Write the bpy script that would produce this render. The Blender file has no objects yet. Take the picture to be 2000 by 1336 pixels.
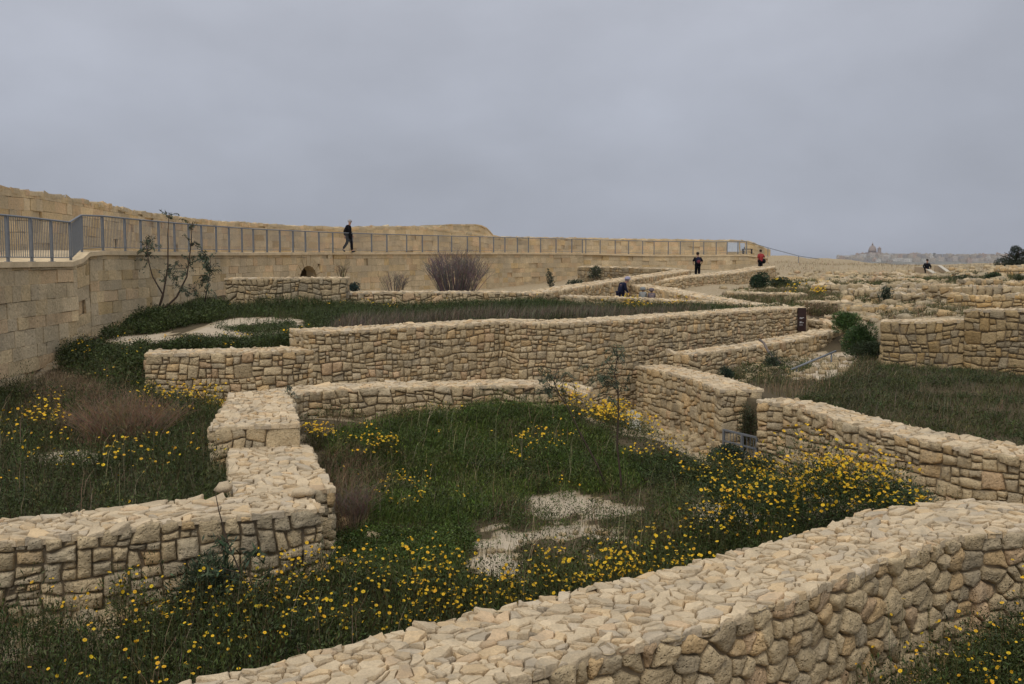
import bpy, math, random
import numpy as np
from mathutils import Vector, Matrix, noise as mnoise
R = math.radians
rnd = random.Random(7)
npr = np.random.default_rng(11)
SC = bpy.context.scene
COL = SC.collection

# ------------------------------------------------------------------ camera, sky, sun, exposure
F = 1944.0                      # focal length in pixels of the 2000 px wide frame (35 mm on 36 mm)
TH = math.atan(160 / F)         # looking slightly down
cam_d = bpy.data.cameras.new("camera"); cam = bpy.data.objects.new("camera", cam_d); COL.objects.link(cam)
cam_d.sensor_width = 36; cam_d.lens = 36 * F / 2000; cam_d.clip_start = .1; cam_d.clip_end = 20000
cam.location = (0, 0, 0); cam.rotation_euler = (R(90) - TH, 0, 0)
SC.camera = cam
SC.view_settings.view_transform = 'Standard'; SC.view_settings.look = 'None'
SC.view_settings.exposure = -0.14; SC.view_settings.gamma = 1

SUN_EL, SUN_AZ = R(52), R(200)      # azimuth measured clockwise from +Y (north)
sun_d = bpy.data.lights.new("sun", 'SUN'); sun = bpy.data.objects.new("sun", sun_d); COL.objects.link(sun)
sun_d.energy = 1.2; sun_d.angle = R(22); sun_d.color = (1, .955, .88)
sdir = Vector((math.sin(SUN_AZ) * math.cos(SUN_EL), math.cos(SUN_AZ) * math.cos(SUN_EL), math.sin(SUN_EL)))
sun.rotation_euler = sdir.to_track_quat('Z', 'Y').to_euler(); sun.location = (-20, -30, 60)

W = bpy.data.worlds.new("World"); SC.world = W; W.use_nodes = True
nt = W.node_tree; nt.nodes.clear()
def nd(t, typ, **kw):
    n = t.nodes.new(typ)
    for k, v in kw.items():
        if k in n.inputs.keys(): n.inputs[k].default_value = v
        else: setattr(n, k, v)
    return n
out = nd(nt, 'ShaderNodeOutputWorld')
sky = nd(nt, 'ShaderNodeTexSky'); sky.sky_type = 'NISHITA'; sky.sun_disc = False
sky.sun_elevation = SUN_EL; sky.sun_rotation = SUN_AZ; sky.dust_density = 4; sky.air_density = 1.2
bg1 = nd(nt, 'ShaderNodeBackground'); bg1.inputs[1].default_value = .06
nt.links.new(sky.outputs[0], bg1.inputs[0])
tc = nd(nt, 'ShaderNodeTexCoord'); sep = nd(nt, 'ShaderNodeSeparateXYZ')
nt.links.new(tc.outputs['Generated'], sep.inputs[0])
ramp = nd(nt, 'ShaderNodeValToRGB')
nt.links.new(sep.outputs[2], ramp.inputs[0])
cr = ramp.color_ramp
stops = [(0.0, (.43, .455, .525)), (.05, (.445, .475, .55)), (.14, (.485, .515, .595)), (.25, (.525, .55, .625)), (.36, (.51, .53, .61)), (.62, (.84, .86, .90)), (1.0, (1.15, 1.15, 1.18))]
cr.elements[0].position = stops[0][0]; cr.elements[0].color = (*stops[0][1], 1)
cr.elements[1].position = stops[-1][0]; cr.elements[1].color = (*stops[-1][1], 1)
for p, c in stops[1:-1]:
    e = cr.elements.new(p); e.color = (*c, 1)
# cloud banks: low frequency noise, stretched sideways, on a cloud ceiling (direction / height)
mp = nd(nt, 'ShaderNodeMapping'); mp.inputs['Scale'].default_value = (1.3, 1.3, 2.7); mp.inputs['Location'].default_value = (.3, 0.1, .2)
mp.inputs['Rotation'].default_value = (0, R(-12), 0)
nt.links.new(tc.outputs['Generated'], mp.inputs[0])
nz = nd(nt, 'ShaderNodeTexNoise'); nz.inputs['Scale'].default_value = 1.7; nz.inputs['Detail'].default_value = 6; nz.inputs['Roughness'].default_value = .5; nz.inputs['Distortion'].default_value = .15
nt.links.new(mp.outputs[0], nz.inputs['Vector'])
mr = nd(nt, 'ShaderNodeMapRange'); mr.inputs[1].default_value = .3; mr.inputs[2].default_value = .7; mr.inputs[3].default_value = .87; mr.inputs[4].default_value = 1.12
nt.links.new(nz.outputs[0], mr.inputs[0])
nz2 = nd(nt, 'ShaderNodeTexNoise'); nz2.inputs['Scale'].default_value = 5.5; nz2.inputs['Detail'].default_value = 5; nz2.inputs['Roughness'].default_value = .5; nt.links.new(mp.outputs[0], nz2.inputs['Vector'])
mr2 = nd(nt, 'ShaderNodeMapRange'); mr2.inputs[1].default_value = .35; mr2.inputs[2].default_value = .65; mr2.inputs[3].default_value = .965; mr2.inputs[4].default_value = 1.035; nt.links.new(nz2.outputs[0], mr2.inputs[0])
mm_ = nd(nt, 'ShaderNodeMath'); mm_.operation = 'MULTIPLY'; nt.links.new(mr.outputs[0], mm_.inputs[0]); nt.links.new(mr2.outputs[0], mm_.inputs[1]); mr = mm_
mul = nd(nt, 'ShaderNodeVectorMath'); mul.operation = 'MULTIPLY'
nt.links.new(ramp.outputs[0], mul.inputs[0]); nt.links.new(mr.outputs[0], mul.inputs[1])
bg2 = nd(nt, 'ShaderNodeBackground'); nt.links.new(mul.outputs[0], bg2.inputs[0]); bg2.inputs[1].default_value = 1.0
mixs = nd(nt, 'ShaderNodeMixShader'); mixs.inputs[0].default_value = .94
nt.links.new(bg1.outputs[0], mixs.inputs[1]); nt.links.new(bg2.outputs[0], mixs.inputs[2]); nt.links.new(mixs.outputs[0], out.inputs[0])

# ------------------------------------------------------------------ helpers
CT, ST = math.cos(TH), math.sin(TH)
def ray(px, py):
    u = (px - 1000) / F; v = -(py - 668) / F
    return u, v * ST + CT, v * CT - ST
def at(px, py, z):                       # the point seen at a photo pixel at height z (camera at 0)
    x, y, w = ray(px, py); t = z / w
    return (x * t, y * t, z)
def atd(px, py, d):                      # the point seen at a photo pixel at distance d ahead
    x, y, w = ray(px, py); t = d / y
    return (x * t, d, w * t)

def tag(o, label=None, cat=None, group=None, kind=None):
    if label: o["label"] = label
    if cat: o["category"] = cat
    if group: o["group"] = group
    if kind: o["kind"] = kind
    return o
def empty(name, loc=(0, 0, 0), rz=0):
    o = bpy.data.objects.new(name, None); COL.objects.link(o); o.location = loc; o.rotation_euler = (0, 0, rz)
    o.empty_display_size = .2
    return o
def link(name, me, mat, parent=None, loc=None):
    o = bpy.data.objects.new(name, me); COL.objects.link(o)
    if mat is not None and not me.materials: me.materials.append(mat)
    if parent is not None: o.parent = parent
    if loc is not None: o.location = loc
    return o
class MB:
    def __init__(s): s.v = []; s.f = []; s.c = []; s.m = []
    def add(s, vs, fs, col=(1, 1, 1), mi=0):
        b = len(s.v); s.v.extend(vs); s.c.extend([col] * len(vs))
        s.f.extend([tuple(b + i for i in f) for f in fs]); s.m.extend([mi] * len(fs))
    def box(s, c, size, rz=0, col=(1, 1, 1), tilt=0, mi=0):
        hx, hy, hz_ = size[0] / 2, size[1] / 2, size[2] / 2
        M = Matrix.Rotation(rz, 3, 'Z') @ Matrix.Rotation(tilt, 3, 'X')
        vs = [tuple(Vector(c) + M @ Vector((a * hx, b * hy, e * hz_))) for a in (-1, 1) for b in (-1, 1) for e in (-1, 1)]
        s.add(vs, [(0, 1, 3, 2), (4, 6, 7, 5), (0, 4, 5, 1), (2, 3, 7, 6), (0, 2, 6, 4), (1, 5, 7, 3)], col, mi)
    def tube(s, pts, rad, n=6, col=(1, 1, 1), cap=True, mi=0):
        pts = [Vector(p) for p in pts]; rads = rad if isinstance(rad, (list, tuple)) else [rad] * len(pts)
        vs = []; fs = []
        ref = Vector((0.3, 0.2, 1)).normalized()
        for i, p in enumerate(pts):
            d = (pts[min(i + 1, len(pts) - 1)] - pts[max(i - 1, 0)])
            d = d.normalized() if d.length > 1e-9 else Vector((0, 0, 1))
            a = d.cross(ref)
            if a.length < .1: a = d.cross(Vector((1, 0, 0)))
            a.normalize(); b = d.cross(a)
            for k in range(n):
                t = 2 * math.pi * k / n
                vs.append(tuple(p + (a * math.cos(t) + b * math.sin(t)) * rads[i]))
        for i in range(len(pts) - 1):
            for k in range(n):
                fs.append((i * n + k, i * n + (k + 1) % n, (i + 1) * n + (k + 1) % n, (i + 1) * n + k))
        if cap: fs.append(tuple(range(n))[::-1]); fs.append(tuple((len(pts) - 1) * n + k for k in range(n)))
        s.add(vs, fs, col, mi)
    def build(s, name, mat, parent=None, smooth=True, loc=None):
        me = bpy.data.meshes.new(name); me.from_pydata(s.v, [], s.f)
        if smooth: me.polygons.foreach_set("use_smooth", [True] * len(s.f))
        a = me.attributes.new("tint", 'FLOAT_COLOR', 'POINT')
        arr = np.ones((len(s.v), 4), dtype=np.float32)
        if s.c: arr[:, :3] = np.array(s.c, dtype=np.float32)
        a.data.foreach_set("color", arr.ravel())
        if isinstance(mat, (list, tuple)):
            for m in mat: me.materials.append(m)
            me.polygons.foreach_set("material_index", s.m)
            mat = None
        me.update()
        return link(name, me, mat, parent, loc)

def mesh_np(name, polys_v, k, tints, mat, parent=None, smooth=False):
    """polys_v (N,k,3): N separate k-gons as one mesh"""
    N = len(polys_v)
    me = bpy.data.meshes.new(name)
    me.vertices.add(N * k); me.vertices.foreach_set("co", polys_v.astype(np.float32).ravel())
    me.loops.add(N * k); me.loops.foreach_set("vertex_index", np.arange(N * k, dtype=np.int32))
    me.polygons.add(N); me.polygons.foreach_set("loop_start", np.arange(0, N * k, k, dtype=np.int32))
    me.polygons.foreach_set("loop_total", np.full(N, k, dtype=np.int32))
    me.update(calc_edges=True)
    a = me.attributes.new("tint", 'FLOAT_COLOR', 'POINT')
    arr = np.ones((N * k, 4), dtype=np.float32); arr[:, :3] = np.repeat(tints, k, axis=0)
    a.data.foreach_set("color", arr.ravel())
    return link(name, me, mat, parent)

# ------------------------------------------------------------------ materials
def newmat(name):
    m = bpy.data.materials.new(name); m.use_nodes = True; t = m.node_tree; b = t.nodes['Principled BSDF']
    b.inputs['Specular IOR Level'].default_value = .25
    return m, t, b
def tint_mat(name, base, rough=.9, spec=.2, nscale=3.0, namp=.25, fine=40.0, famp=.15, bump=0, bscale=30, bdist=.02, pits=0, mottle=None, trans=0):
    m, t, b = newmat(name); b.inputs['Roughness'].default_value = rough; b.inputs['Specular IOR Level'].default_value = spec
    at_ = nd(t, 'ShaderNodeAttribute'); at_.attribute_name = 'tint'
    tc = nd(t, 'ShaderNodeTexCoord')
    def noise(sc, det=4, ro=.6):
        n = nd(t, 'ShaderNodeTexNoise'); n.inputs['Scale'].default_value = sc; n.inputs['Detail'].default_value = det; n.inputs['Roughness'].default_value = ro
        t.links.new(tc.outputs['Object'], n.inputs['Vector']); return n
    def rng(src, lo, hi, a=.25, c=.75):
        r = nd(t, 'ShaderNodeMapRange'); r.inputs[1].default_value = a; r.inputs[2].default_value = c; r.inputs[3].default_value = lo; r.inputs[4].default_value = hi
        t.links.new(src, r.inputs[0]); return r
    def vmul(a, bsock):
        v = nd(t, 'ShaderNodeVectorMath'); v.operation = 'MULTIPLY'; t.links.new(a, v.inputs[0]); t.links.new(bsock, v.inputs[1]); return v
    col = nd(t, 'ShaderNodeVectorMath'); col.operation = 'MULTIPLY'; col.inputs[1].default_value = base
    t.links.new(at_.outputs['Color'], col.inputs[0])
    n1 = noise(nscale); n2 = noise(fine, 3, .7)
    c = vmul(col.outputs[0], rng(n1.outputs[0], 1 - namp, 1 + namp).outputs[0])
    c = vmul(c.outputs[0], rng(n2.outputs[0], 1 - famp, 1 + famp).outputs[0])
    last = c.outputs[0]
    if mottle:                                    # lichen and weather stains
        n3 = noise(mottle[1], 5, .65)
        r = rng(n3.outputs[0], 0, mottle[3], mottle[2], mottle[2] + .14)
        mx = nd(t, 'ShaderNodeMix'); mx.data_type = 'RGBA'
        t.links.new(r.outputs[0], mx.inputs[0]); t.links.new(last, mx.inputs[6]); mx.inputs[7].default_value = (*mottle[0], 1)
        last = mx.outputs[2]
    t.links.new(last, b.inputs['Base Color'])
    if bump:
        n4 = noise(bscale, 6, .65); src = n4.outputs[0]
        if pits:
            vo = nd(t, 'ShaderNodeTexVoronoi'); vo.inputs['Scale'].default_value = pits; t.links.new(tc.outputs['Object'], vo.inputs['Vector'])
            rr = rng(vo.outputs['Distance'], -.35, 0.0, 0.0, .35)
            ad = nd(t, 'ShaderNodeMath'); ad.operation = 'ADD'; t.links.new(src, ad.inputs[0]); t.links.new(rr.outputs[0], ad.inputs[1]); src = ad.outputs[0]
        bm_ = nd(t, 'ShaderNodeBump'); bm_.inputs['Strength'].default_value = bump; bm_.inputs['Distance'].default_value = bdist
        t.links.new(src, bm_.inputs['Height']); t.links.new(bm_.outputs[0], b.inputs['Normal'])
    if trans:
        b.inputs['Subsurface Weight'].default_value = 0
    return m
def flat_mat(name, c, rough=.7, metal=0, spec=.3):
    m, t, b = newmat(name); b.inputs['Roughness'].default_value = rough; b.inputs['Metallic'].default_value = metal; b.inputs['Specular IOR Level'].default_value = spec
    tc = nd(t, 'ShaderNodeTexCoord'); n = nd(t, 'ShaderNodeTexNoise'); n.inputs['Scale'].default_value = 9; n.inputs['Detail'].default_value = 4
    t.links.new(tc.outputs['Object'], n.inputs['Vector'])
    mx = nd(t, 'ShaderNodeMix'); mx.data_type = 'RGBA'; t.links.new(n.outputs[0], mx.inputs[0])
    mx.inputs[6].default_value = (*[x * .8 for x in c], 1); mx.inputs[7].default_value = (*[min(1, x * 1.2) for x in c], 1)
    t.links.new(mx.outputs[2], b.inputs['Base Color']); return m

M_RUB = tint_mat('limestone rubble', (.61, .475, .285), nscale=4, namp=.24, fine=45, famp=.2, bump=1.0, bscale=15, bdist=.07, pits=30, mottle=((.30, .255, .19), 1.7, .55, .5))
M_TOP = tint_mat('limestone capping', (.60, .475, .31), nscale=5, namp=.18, fine=50, famp=.16, bump=.8, bscale=20, bdist=.04, mottle=((.34, .29, .215), 2.1, .53, .6))
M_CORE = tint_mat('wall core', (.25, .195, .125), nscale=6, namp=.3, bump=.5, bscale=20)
M_ASH = tint_mat('weathered ashlar', (.60, .475, .295), nscale=1.4, namp=.25, fine=14, famp=.22, bump=.9, bscale=9, bdist=.05, pits=8, mottle=((.34, .28, .19), .7, .52, .55))
M_PLAS = tint_mat('lime mortar', (.52, .41, .26), nscale=2, namp=.2, bump=.4, bscale=18)
M_LEAF = tint_mat('leaf', (1, 1, 1), rough=.6, spec=.3, nscale=1.5, namp=.2, fine=12, famp=.15)
M_DRY = tint_mat('dry stems', (1, 1, 1), rough=.9, spec=.1, nscale=2, namp=.2, fine=14, famp=.15)
M_FLOW = tint_mat('petals', (1, 1, 1), rough=.55, spec=.2, nscale=3, namp=.1, fine=60, famp=.08)
M_BARK = tint_mat('bark', (1, 1, 1), rough=.9, spec=.1, nscale=5, namp=.25, bump=.4, bscale=40)
M_STEEL = flat_mat('galvanised steel', (.19, .205, .225), .5, .3, .4)
M_SOIL, tS, bS = newmat('sandy soil')
bS.inputs['Roughness'].default_value = .95; bS.inputs['Specular IOR Level'].default_value = .1

# ------------------------------------------------------------------ heights of the ground
def inpoly(x, y, P):
    P = np.asarray(P, float); r = np.zeros(np.shape(x), bool); j = len(P) - 1
    for i in range(len(P)):
        xi, yi = P[i]; xj, yj = P[j]
        c = ((yi > y) != (yj > y))
        with np.errstate(divide='ignore', invalid='ignore'):
            r ^= c & (x < (xj - xi) * (y - yi) / (yj - yi + 1e-12) + xi)
        j = i
    return r
def idw(x, y, C, p=3.2):
    C = np.asarray(C, float); num = np.zeros(np.shape(x)); den = np.zeros(np.shape(x))
    for cx, cy, cz in C:
        w = 1.0 / (((x - cx) ** 2 + (y - cy) ** 2) + .25) ** (p / 2); num += w * cz; den += w
    return num / den
def v2(p): return (p[0], p[1])
A_F = [(-4.6, 3.7), (-2.6, 5.1), (-1, 6.2), (.3, 7.15), (1.42, 7.84), (1.9, 8.18), (2.82, 8.93), (3.72, 9.76), (4.39, 10.28), (4.96, 10.67), (5.66, 10.83), (6.6, 10.7), (9.5, 9.9)]
def centre(pts, w, side=None):
    P = [Vector((p[0], p[1], 0)) for p in pts]; o = []
    if side is None:
        i = len(P) // 2; j = i - 1 if i == len(P) - 1 else i; d = P[j + 1] - P[j]; side = 1 if Vector((d.y, -d.x, 0)).dot(-P[j]) > 0 else -1
    for i, p in enumerate(P):
        d = (P[min(i + 1, len(P) - 1)] - P[max(i - 1, 0)]).normalized(); n = Vector((d.y, -d.x, 0)) * side
        q = p - n * w / 2; o.append((q.x, q.y))
    return o
B1 = [at(-330, 1085, -3), at(-120, 1066, -3), at(0, 1058, -3), at(160, 1045, -3), at(300, 1022, -3), at(430, 1010, -3), at(535, 1001, -3), at(628, 990, -3)]
B2 = [(-2.36, 12.95, -3.0), (-2.85, 14.4, -3.0), (-3.27, 15.95, -3.0)]
B3 = [(-3.46, 15.92, -2.63), (-4.0, 18, -2.63), (-4.55, 20.0, -2.63)]
D1 = [at(283, 692, -2.15), at(400, 690, -2.15), at(520, 687, -2.12), at(612, 683, -2.12)]
D2 = [at(600, 649, -1.7), at(700, 645, -1.7), at(800, 640, -1.7), at(900, 634, -1.7), at(985, 629, -1.68), at(1015, 631, -1.68), at(1100, 631, -1.7), at(1200, 626, -1.7), at(1300, 619, -1.7), at(1400, 612, -1.7), at(1500, 605, -1.7), at(1575, 601, -1.72)]
E_ = [at(1345, 692, -2.64), at(1450, 680, -2.6), at(1550, 664, -2.52), at(1620, 650, -2.46), at(1690, 638, -2.42)]
F_ = [at(1244, 715, -3.0), at(1290, 724, -3.0), at(1350, 740, -3.0), at(1408, 762, -3.0)]
G_ = [at(1482, 782, -3.0), at(1554, 794, -3.0), at(1616, 813, -3.0), at(1667, 828, -3.0), at(1735, 846, -3.0), at(1850, 868, -3.0), at(1975, 890, -3.0), at(2070, 897, -3.0), at(2300, 915, -3.0)]
H1 = [at(1722, 628, -1.75), at(1800, 628, -1.72), at(1887, 626, -1.68)]
H2 = [atd(1885, 605.5, 27.65), atd(1960, 605.5, 26.7), atd(2150, 604, 24.9)]
cA = centre(A_F, 1.2); cB1 = centre(B1, 1.0); cB2 = centre(B2, 1.2, 1); cB3 = centre(B3, 1.2, 1); cD1 = centre(D1, 1.1); cD2 = centre(D2, 1.2); cE = centre(E_, .8); cF = centre(F_, 1.0, 1); cG = centre(G_, .85); cH = centre(H1 + H2, 1.1)
POLY_G1 = cA + [(12.5, 10), (13, 13)] + cG[::-1] + cF[::-1] + cE + [(14, 38.5)] + cD2[::-1] + cD1[::-1] + [(-8.3, 22.6)] + cB3[::-1] + cB2[::-1] + cB1[::-1] + [(-13, 9), (-13, 5)]
POLY_FRONT = cA + [(12.5, 10), (14, -8), (-14, -8), (-13, 5)]
POLY_G2 = [(13, 13)] + cG[::-1] + cF[::-1] + cE + cH + [(22, 22), (24, 12)]
C_G1 = [(-6, 9, -4.0), (-4, 10, -3.95), (-3, 9, -4.05), (-1, 10, -4.05), (0, 12, -4.05), (2, 12, -4.0), (-1.5, 13, -4.0), (1, 16, -4.0), (4, 17, -4.1), (-2, 16, -3.9),
        (4.2, 13, -3.55), (5.2, 12.9, -3.5), (1.5, 24.5, -4.4), (5, 29.5, -4.4), (-1.5, 24.6, -4.1), (7.5, 33, -3.9), (2.8, 14.5, -4.0), (-2.8, 18.5, -3.45), (-4, 20, -3.25), (-1.5, 20.4, -3.15), (0, 20.5, -3.15), (0, 18.5, -3.6), (1.3, 21, -3.3), (2.4, 20.5, -3.65), (2, 18.5, -3.8),
        (2.5, 24, -4.4), (3.2, 30, -4.45), (3.6, 26, -4.5), (4.5, 22.5, -4.55), (5.2, 20.5, -4.55), (6, 18.5, -4.35), (7, 15, -4.1), (7.5, 13.5, -4.0), (0, 23.5, -4.2), (-3, 22.8, -3.9), (-6, 21.5, -3.6),
        (6, 31.5, -4.2), (9, 34.5, -3.4), (12, 37, -2.6), (9, 12.3, -4.1)]
C_G2 = [(6.2, 25, -3.3), (7, 21.5, -3.2), (8.5, 17.5, -3.25), (9, 27, -3.1), (8, 29.5, -3.25), (10, 31, -3.15), (11, 29.5, -2.95), (11.5, 32, -2.95), (12, 35, -2.5), (11.5, 24, -2.95), (12.5, 20, -3.05), (11, 15.5, -3.2)]
C_UP = [(-8, 14, -3.35), (-5.5, 13.5, -3.4), (-6, 17, -3.3), (-9, 17, -3.3), (-10.5, 20, -3.15), (-7, 20.5, -3.1), (-11, 23, -2.95), (-9, 22.3, -3.1), (-8, 25.5, -2.35), (-5, 25.5, -2.15),
        (-11.5, 26, -2.6), (-12, 29.5, -2.25), (-12, 33.5, -1.9), (-12, 40, -1.5), (-9, 29, -2.15), (-6, 32, -1.95), (-3, 28, -2.0), (0, 30, -1.95), (0, 36, -1.75), (-8, 38, -1.6),
        (4, 33, -2.0), (6, 37, -1.95), (9, 38, -2.0), (3, 45, -1.85), (0, 55, -1.85), (-8, 50, -1.6), (0, 66, -2.0), (8, 43, -2.1), (-12, 12, -3.4)]
for q in [(1450, 592, 44), (1600, 606, 40), (1500, 577, 50), (1700, 622, 36), (1900, 615, 34), (1650, 562, 58), (1850, 548, 66), (1700, 536, 82), (1950, 545, 66), (1560, 546, 75), (1400, 531, 85), (1300, 548, 70), (1200, 557, 66), (1150, 563, 68), (1280, 549, 62), (1080, 567, 66),
          (1520, 499, 94), (1600, 505, 97), (1680, 514, 102), (1800, 517, 112), (1950, 514, 122), (2100, 512, 122), (1750, 524, 98), (1620, 518, 90), (1900, 526, 98), (1480, 512, 90), (1250, 520, 84), (1350, 516, 88)]:
    C_UP.append(atd(*q))
CRX = [-16.5, -16, -12, -6, 0, 6, 20, 31, 37, 48, 62, 90]; CRY = [42, 50, 62, 72, 80, 87, 96, 100, 104.5, 114, 124.5, 130]
def hz(x, y, raw=False):
    x = np.atleast_1d(np.asarray(x, float)); y = np.atleast_1d(np.asarray(y, float))
    z = idw(x, y, C_UP)
    m = inpoly(x, y, POLY_G2); z = np.where(m, idw(x, y, C_G2), z)
    m = inpoly(x, y, POLY_FRONT); z = np.where(m, -4.45, z)
    m = inpoly(x, y, POLY_G1); z = np.where(m, idw(x, y, C_G1), z)
    over = np.where(x < -16.5, np.where(y < 46, -16.5 - x, y - 42), y - np.interp(x, CRX, CRY))
    over = np.maximum(over, -16.5 - x)
    over = np.maximum(over, (x - 75) * .6)
    over = np.maximum(over, -(y + 8) * .5)
    z = z - np.clip(over / 12, 0, 1) ** 1.3 * 14 - np.clip(over / 120, 0, 1) * 22
    z = z + .05 * np.sin(x * 1.7 + y * .6) * np.cos(y * 1.3 - x * .4) + .02 * np.sin(x * 5.1) * np.sin(y * 4.7)
    return z
def hz1(x, y): return float(hz(x, y)[0])
def Gd(px, py):                         # where the ground is seen at a photo pixel
    dx, dy, dz = ray(px, py)
    ys = np.concatenate([np.arange(5, 60, .08), np.arange(60, 130, .3)])
    t = ys / dy; zz = dz * t; g = hz(dx * t, ys)
    i = np.argmax(zz < g)
    if not (zz < g).any(): i = len(ys) - 1
    return (dx * t[i], ys[i], float(g[i]))

# vegetated areas in world coordinates; also where the soil is dark and humic
def PG(*pts): return [v2(Gd(*p)) for p in pts]
BARE = [PG((1020, 978), (1070, 965), (1120, 958), (1165, 970), (1200, 985), (1260, 998), (1180, 1016), (1110, 1010), (1060, 1022), (1028, 1000)), PG((1200, 1040), (1130, 1020), (1060, 1035), (1000, 1042), (1060, 1058), (1130, 1050), (1240, 1060)),
        PG((1340, 985), (1440, 980), (1510, 1012), (1480, 1045), (1430, 1030), (1370, 1022)), PG((925, 1085), (945, 1050), (975, 1030), (1020, 1055), (1010, 1100), (1030, 1140), (960, 1150)),
        PG((60, 890), (140, 880), (225, 883), (210, 905), (100, 912)), PG((200, 690), (240, 655), (330, 650), (330, 680), (250, 702)), PG((330, 668), (430, 625), (570, 622), (620, 655), (450, 672)),
        PG((195, 1170), (300, 1130), (420, 1120), (420, 1175), (260, 1200)),
        PG((1470, 700), (1580, 690), (1700, 690), (1640, 745), (1560, 740), (1480, 730))]
VEG_DARK = [[(-6.8, 7), (-6.6, 9.2), (-3.8, 9.9), (-2.4, 11.6), (-3.2, 16), (-4.3, 20), (1.2, 21), (3, 20.5), (5, 17.5), (6, 14), (5.5, 12.3), (2, 9.6), (-1, 7.6), (-4.9, 5.4)],
            [(-11.5, 12), (-4, 12.8), (-4.6, 16), (-5.6, 20.5), (-8.4, 23.5), (-11.5, 25)], [(-12.3, 27), (-12.5, 42), (-3, 44), (1, 40), (9, 38.5), (10, 37.5), (2, 29.5), (-4.6, 25.5), (-8, 24.5)], POLY_G2,
            [(-12, -2), (12, -2), (8, 10.5), (4, 9), (-2, 5)]]

# ------------------------------------------------------------------ ground sheet
xs = np.concatenate([-np.geomspace(9000, 32, 14), np.arange(-25, -9, .36), np.arange(-9, 10, .17), np.arange(10.1, 75, .36), np.geomspace(80, 9000, 14)])
ys = np.concatenate([-np.geomspace(3000, 20, 8), np.arange(-9, 7, .36), np.arange(7.1, 24, .17), np.arange(24.2, 44, .36), np.arange(44.3, 136, .7), np.geomspace(145, 12000, 18)])
GX, GY = np.meshgrid(xs, ys); gx, gy = GX.ravel(), GY.ravel()
gz = hz(gx, gy)
far = np.clip((np.hypot(gx, gy) - 300) / 900, 0, 1); gz = gz * (1 - far) + (-42) * far
nx_, ny_ = len(xs), len(ys)
idx = np.arange(nx_ * ny_).reshape(ny_, nx_)
fq = np.stack([idx[:-1, :-1], idx[:-1, 1:], idx[1:, 1:], idx[1:, :-1]], -1).reshape(-1, 4)
me = bpy.data.meshes.new('ground')
me.vertices.add(len(gx)); me.vertices.foreach_set("co", np.stack([gx, gy, gz], -1).astype(np.float32).ravel())
me.loops.add(fq.size); me.loops.foreach_set("vertex_index", fq.astype(np.int32).ravel())
me.polygons.add(len(fq)); me.polygons.foreach_set("loop_start", np.arange(0, fq.size, 4, dtype=np.int32)); me.polygons.foreach_set("loop_total", np.full(len(fq), 4, dtype=np.int32))
me.polygons.foreach_set("use_smooth", np.ones(len(fq), bool)); me.update(calc_edges=True)
veg = np.zeros(len(gx))
for P in VEG_DARK: veg[inpoly(gx, gy, P)] = 1
wx = gx + .12 * np.sin(gy * 9 + gx * 4); wy = gy + .1 * np.sin(gx * 11)
for P in BARE: veg[inpoly(wx, wy, P)] = -1
a = me.attributes.new("humus", 'FLOAT', 'POINT'); a.data.foreach_set("value", veg.astype(np.float32))
t = tS; tc = nd(t, 'ShaderNodeTexCoord')
def _n(sc, det=5, ro=.6):
    n = nd(t, 'ShaderNodeTexNoise'); n.inputs['Scale'].default_value = sc; n.inputs['Detail'].default_value = det; n.inputs['Roughness'].default_value = ro
    t.links.new(tc.outputs['Object'], n.inputs['Vector']); return n
def _mix(f, a, b):
    m = nd(t, 'ShaderNodeMix'); m.data_type = 'RGBA'
    (t.links.new(f, m.inputs[0]) if not isinstance(f, float) else setattr(m.inputs[0], 'default_value', f))
    for k, v in ((6, a), (7, b)):
        if isinstance(v, tuple): m.inputs[k].default_value = (*v, 1)
        else: t.links.new(v, m.inputs[k])
    return m.outputs[2]
n1 = _n(.35); n2 = _n(7.0, 6, .7); n3 = _n(60., 3)
sand = _mix(n1.outputs[0], (.27, .20, .11), (.38, .295, .175))
r_ = nd(t, 'ShaderNodeMapRange'); r_.inputs[1].default_value = .4; r_.inputs[2].default_value = .62; t.links.new(n2.outputs[0], r_.inputs[0])
hat = nd(t, 'ShaderNodeAttribute'); hat.attribute_name = 'humus'
hb = nd(t, 'ShaderNodeMath'); hb.operation = 'MULTIPLY'; hb.inputs[1].default_value = -1; hb.use_clamp = True; t.links.new(hat.outputs['Fac'], hb.inputs[0])
sand = _mix(hb.outputs[0], sand, (.52, .43, .31))
r_.inputs[4].default_value = .55
sand2 = _mix(r_.outputs[0], sand, (.52, .44, .33))
r3 = nd(t, 'ShaderNodeMapRange'); r3.inputs[1].default_value = .52; r3.inputs[2].default_value = .7; r3.inputs[4].default_value = .6; t.links.new(n3.outputs[0], r3.inputs[0])
sand3 = _mix(r3.outputs[0], sand2, (.27, .21, .14))
ma = nd(t, 'ShaderNodeMath'); ma.operation = 'MULTIPLY_ADD'; ma.inputs[1].default_value = .9; ma.inputs[2].default_value = -.45
t.links.new(n2.outputs[0], ma.inputs[0])
mb2 = nd(t, 'ShaderNodeMath'); mb2.operation = 'ADD'; mb2.use_clamp = True; t.links.new(hat.outputs['Fac'], mb2.inputs[0]); t.links.new(ma.outputs[0], mb2.inputs[1])
r4 = nd(t, 'ShaderNodeMapRange'); r4.inputs[1].default_value = .35; r4.inputs[2].default_value = .6; t.links.new(mb2.outputs[0], r4.inputs[0])
hum = _mix(n3.outputs[0], (.07, .055, .032), (.13, .10, .06))
gcol = _mix(r4.outputs[0], sand3, hum)
t.links.new(gcol, bS.inputs['Base Color'])
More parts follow.
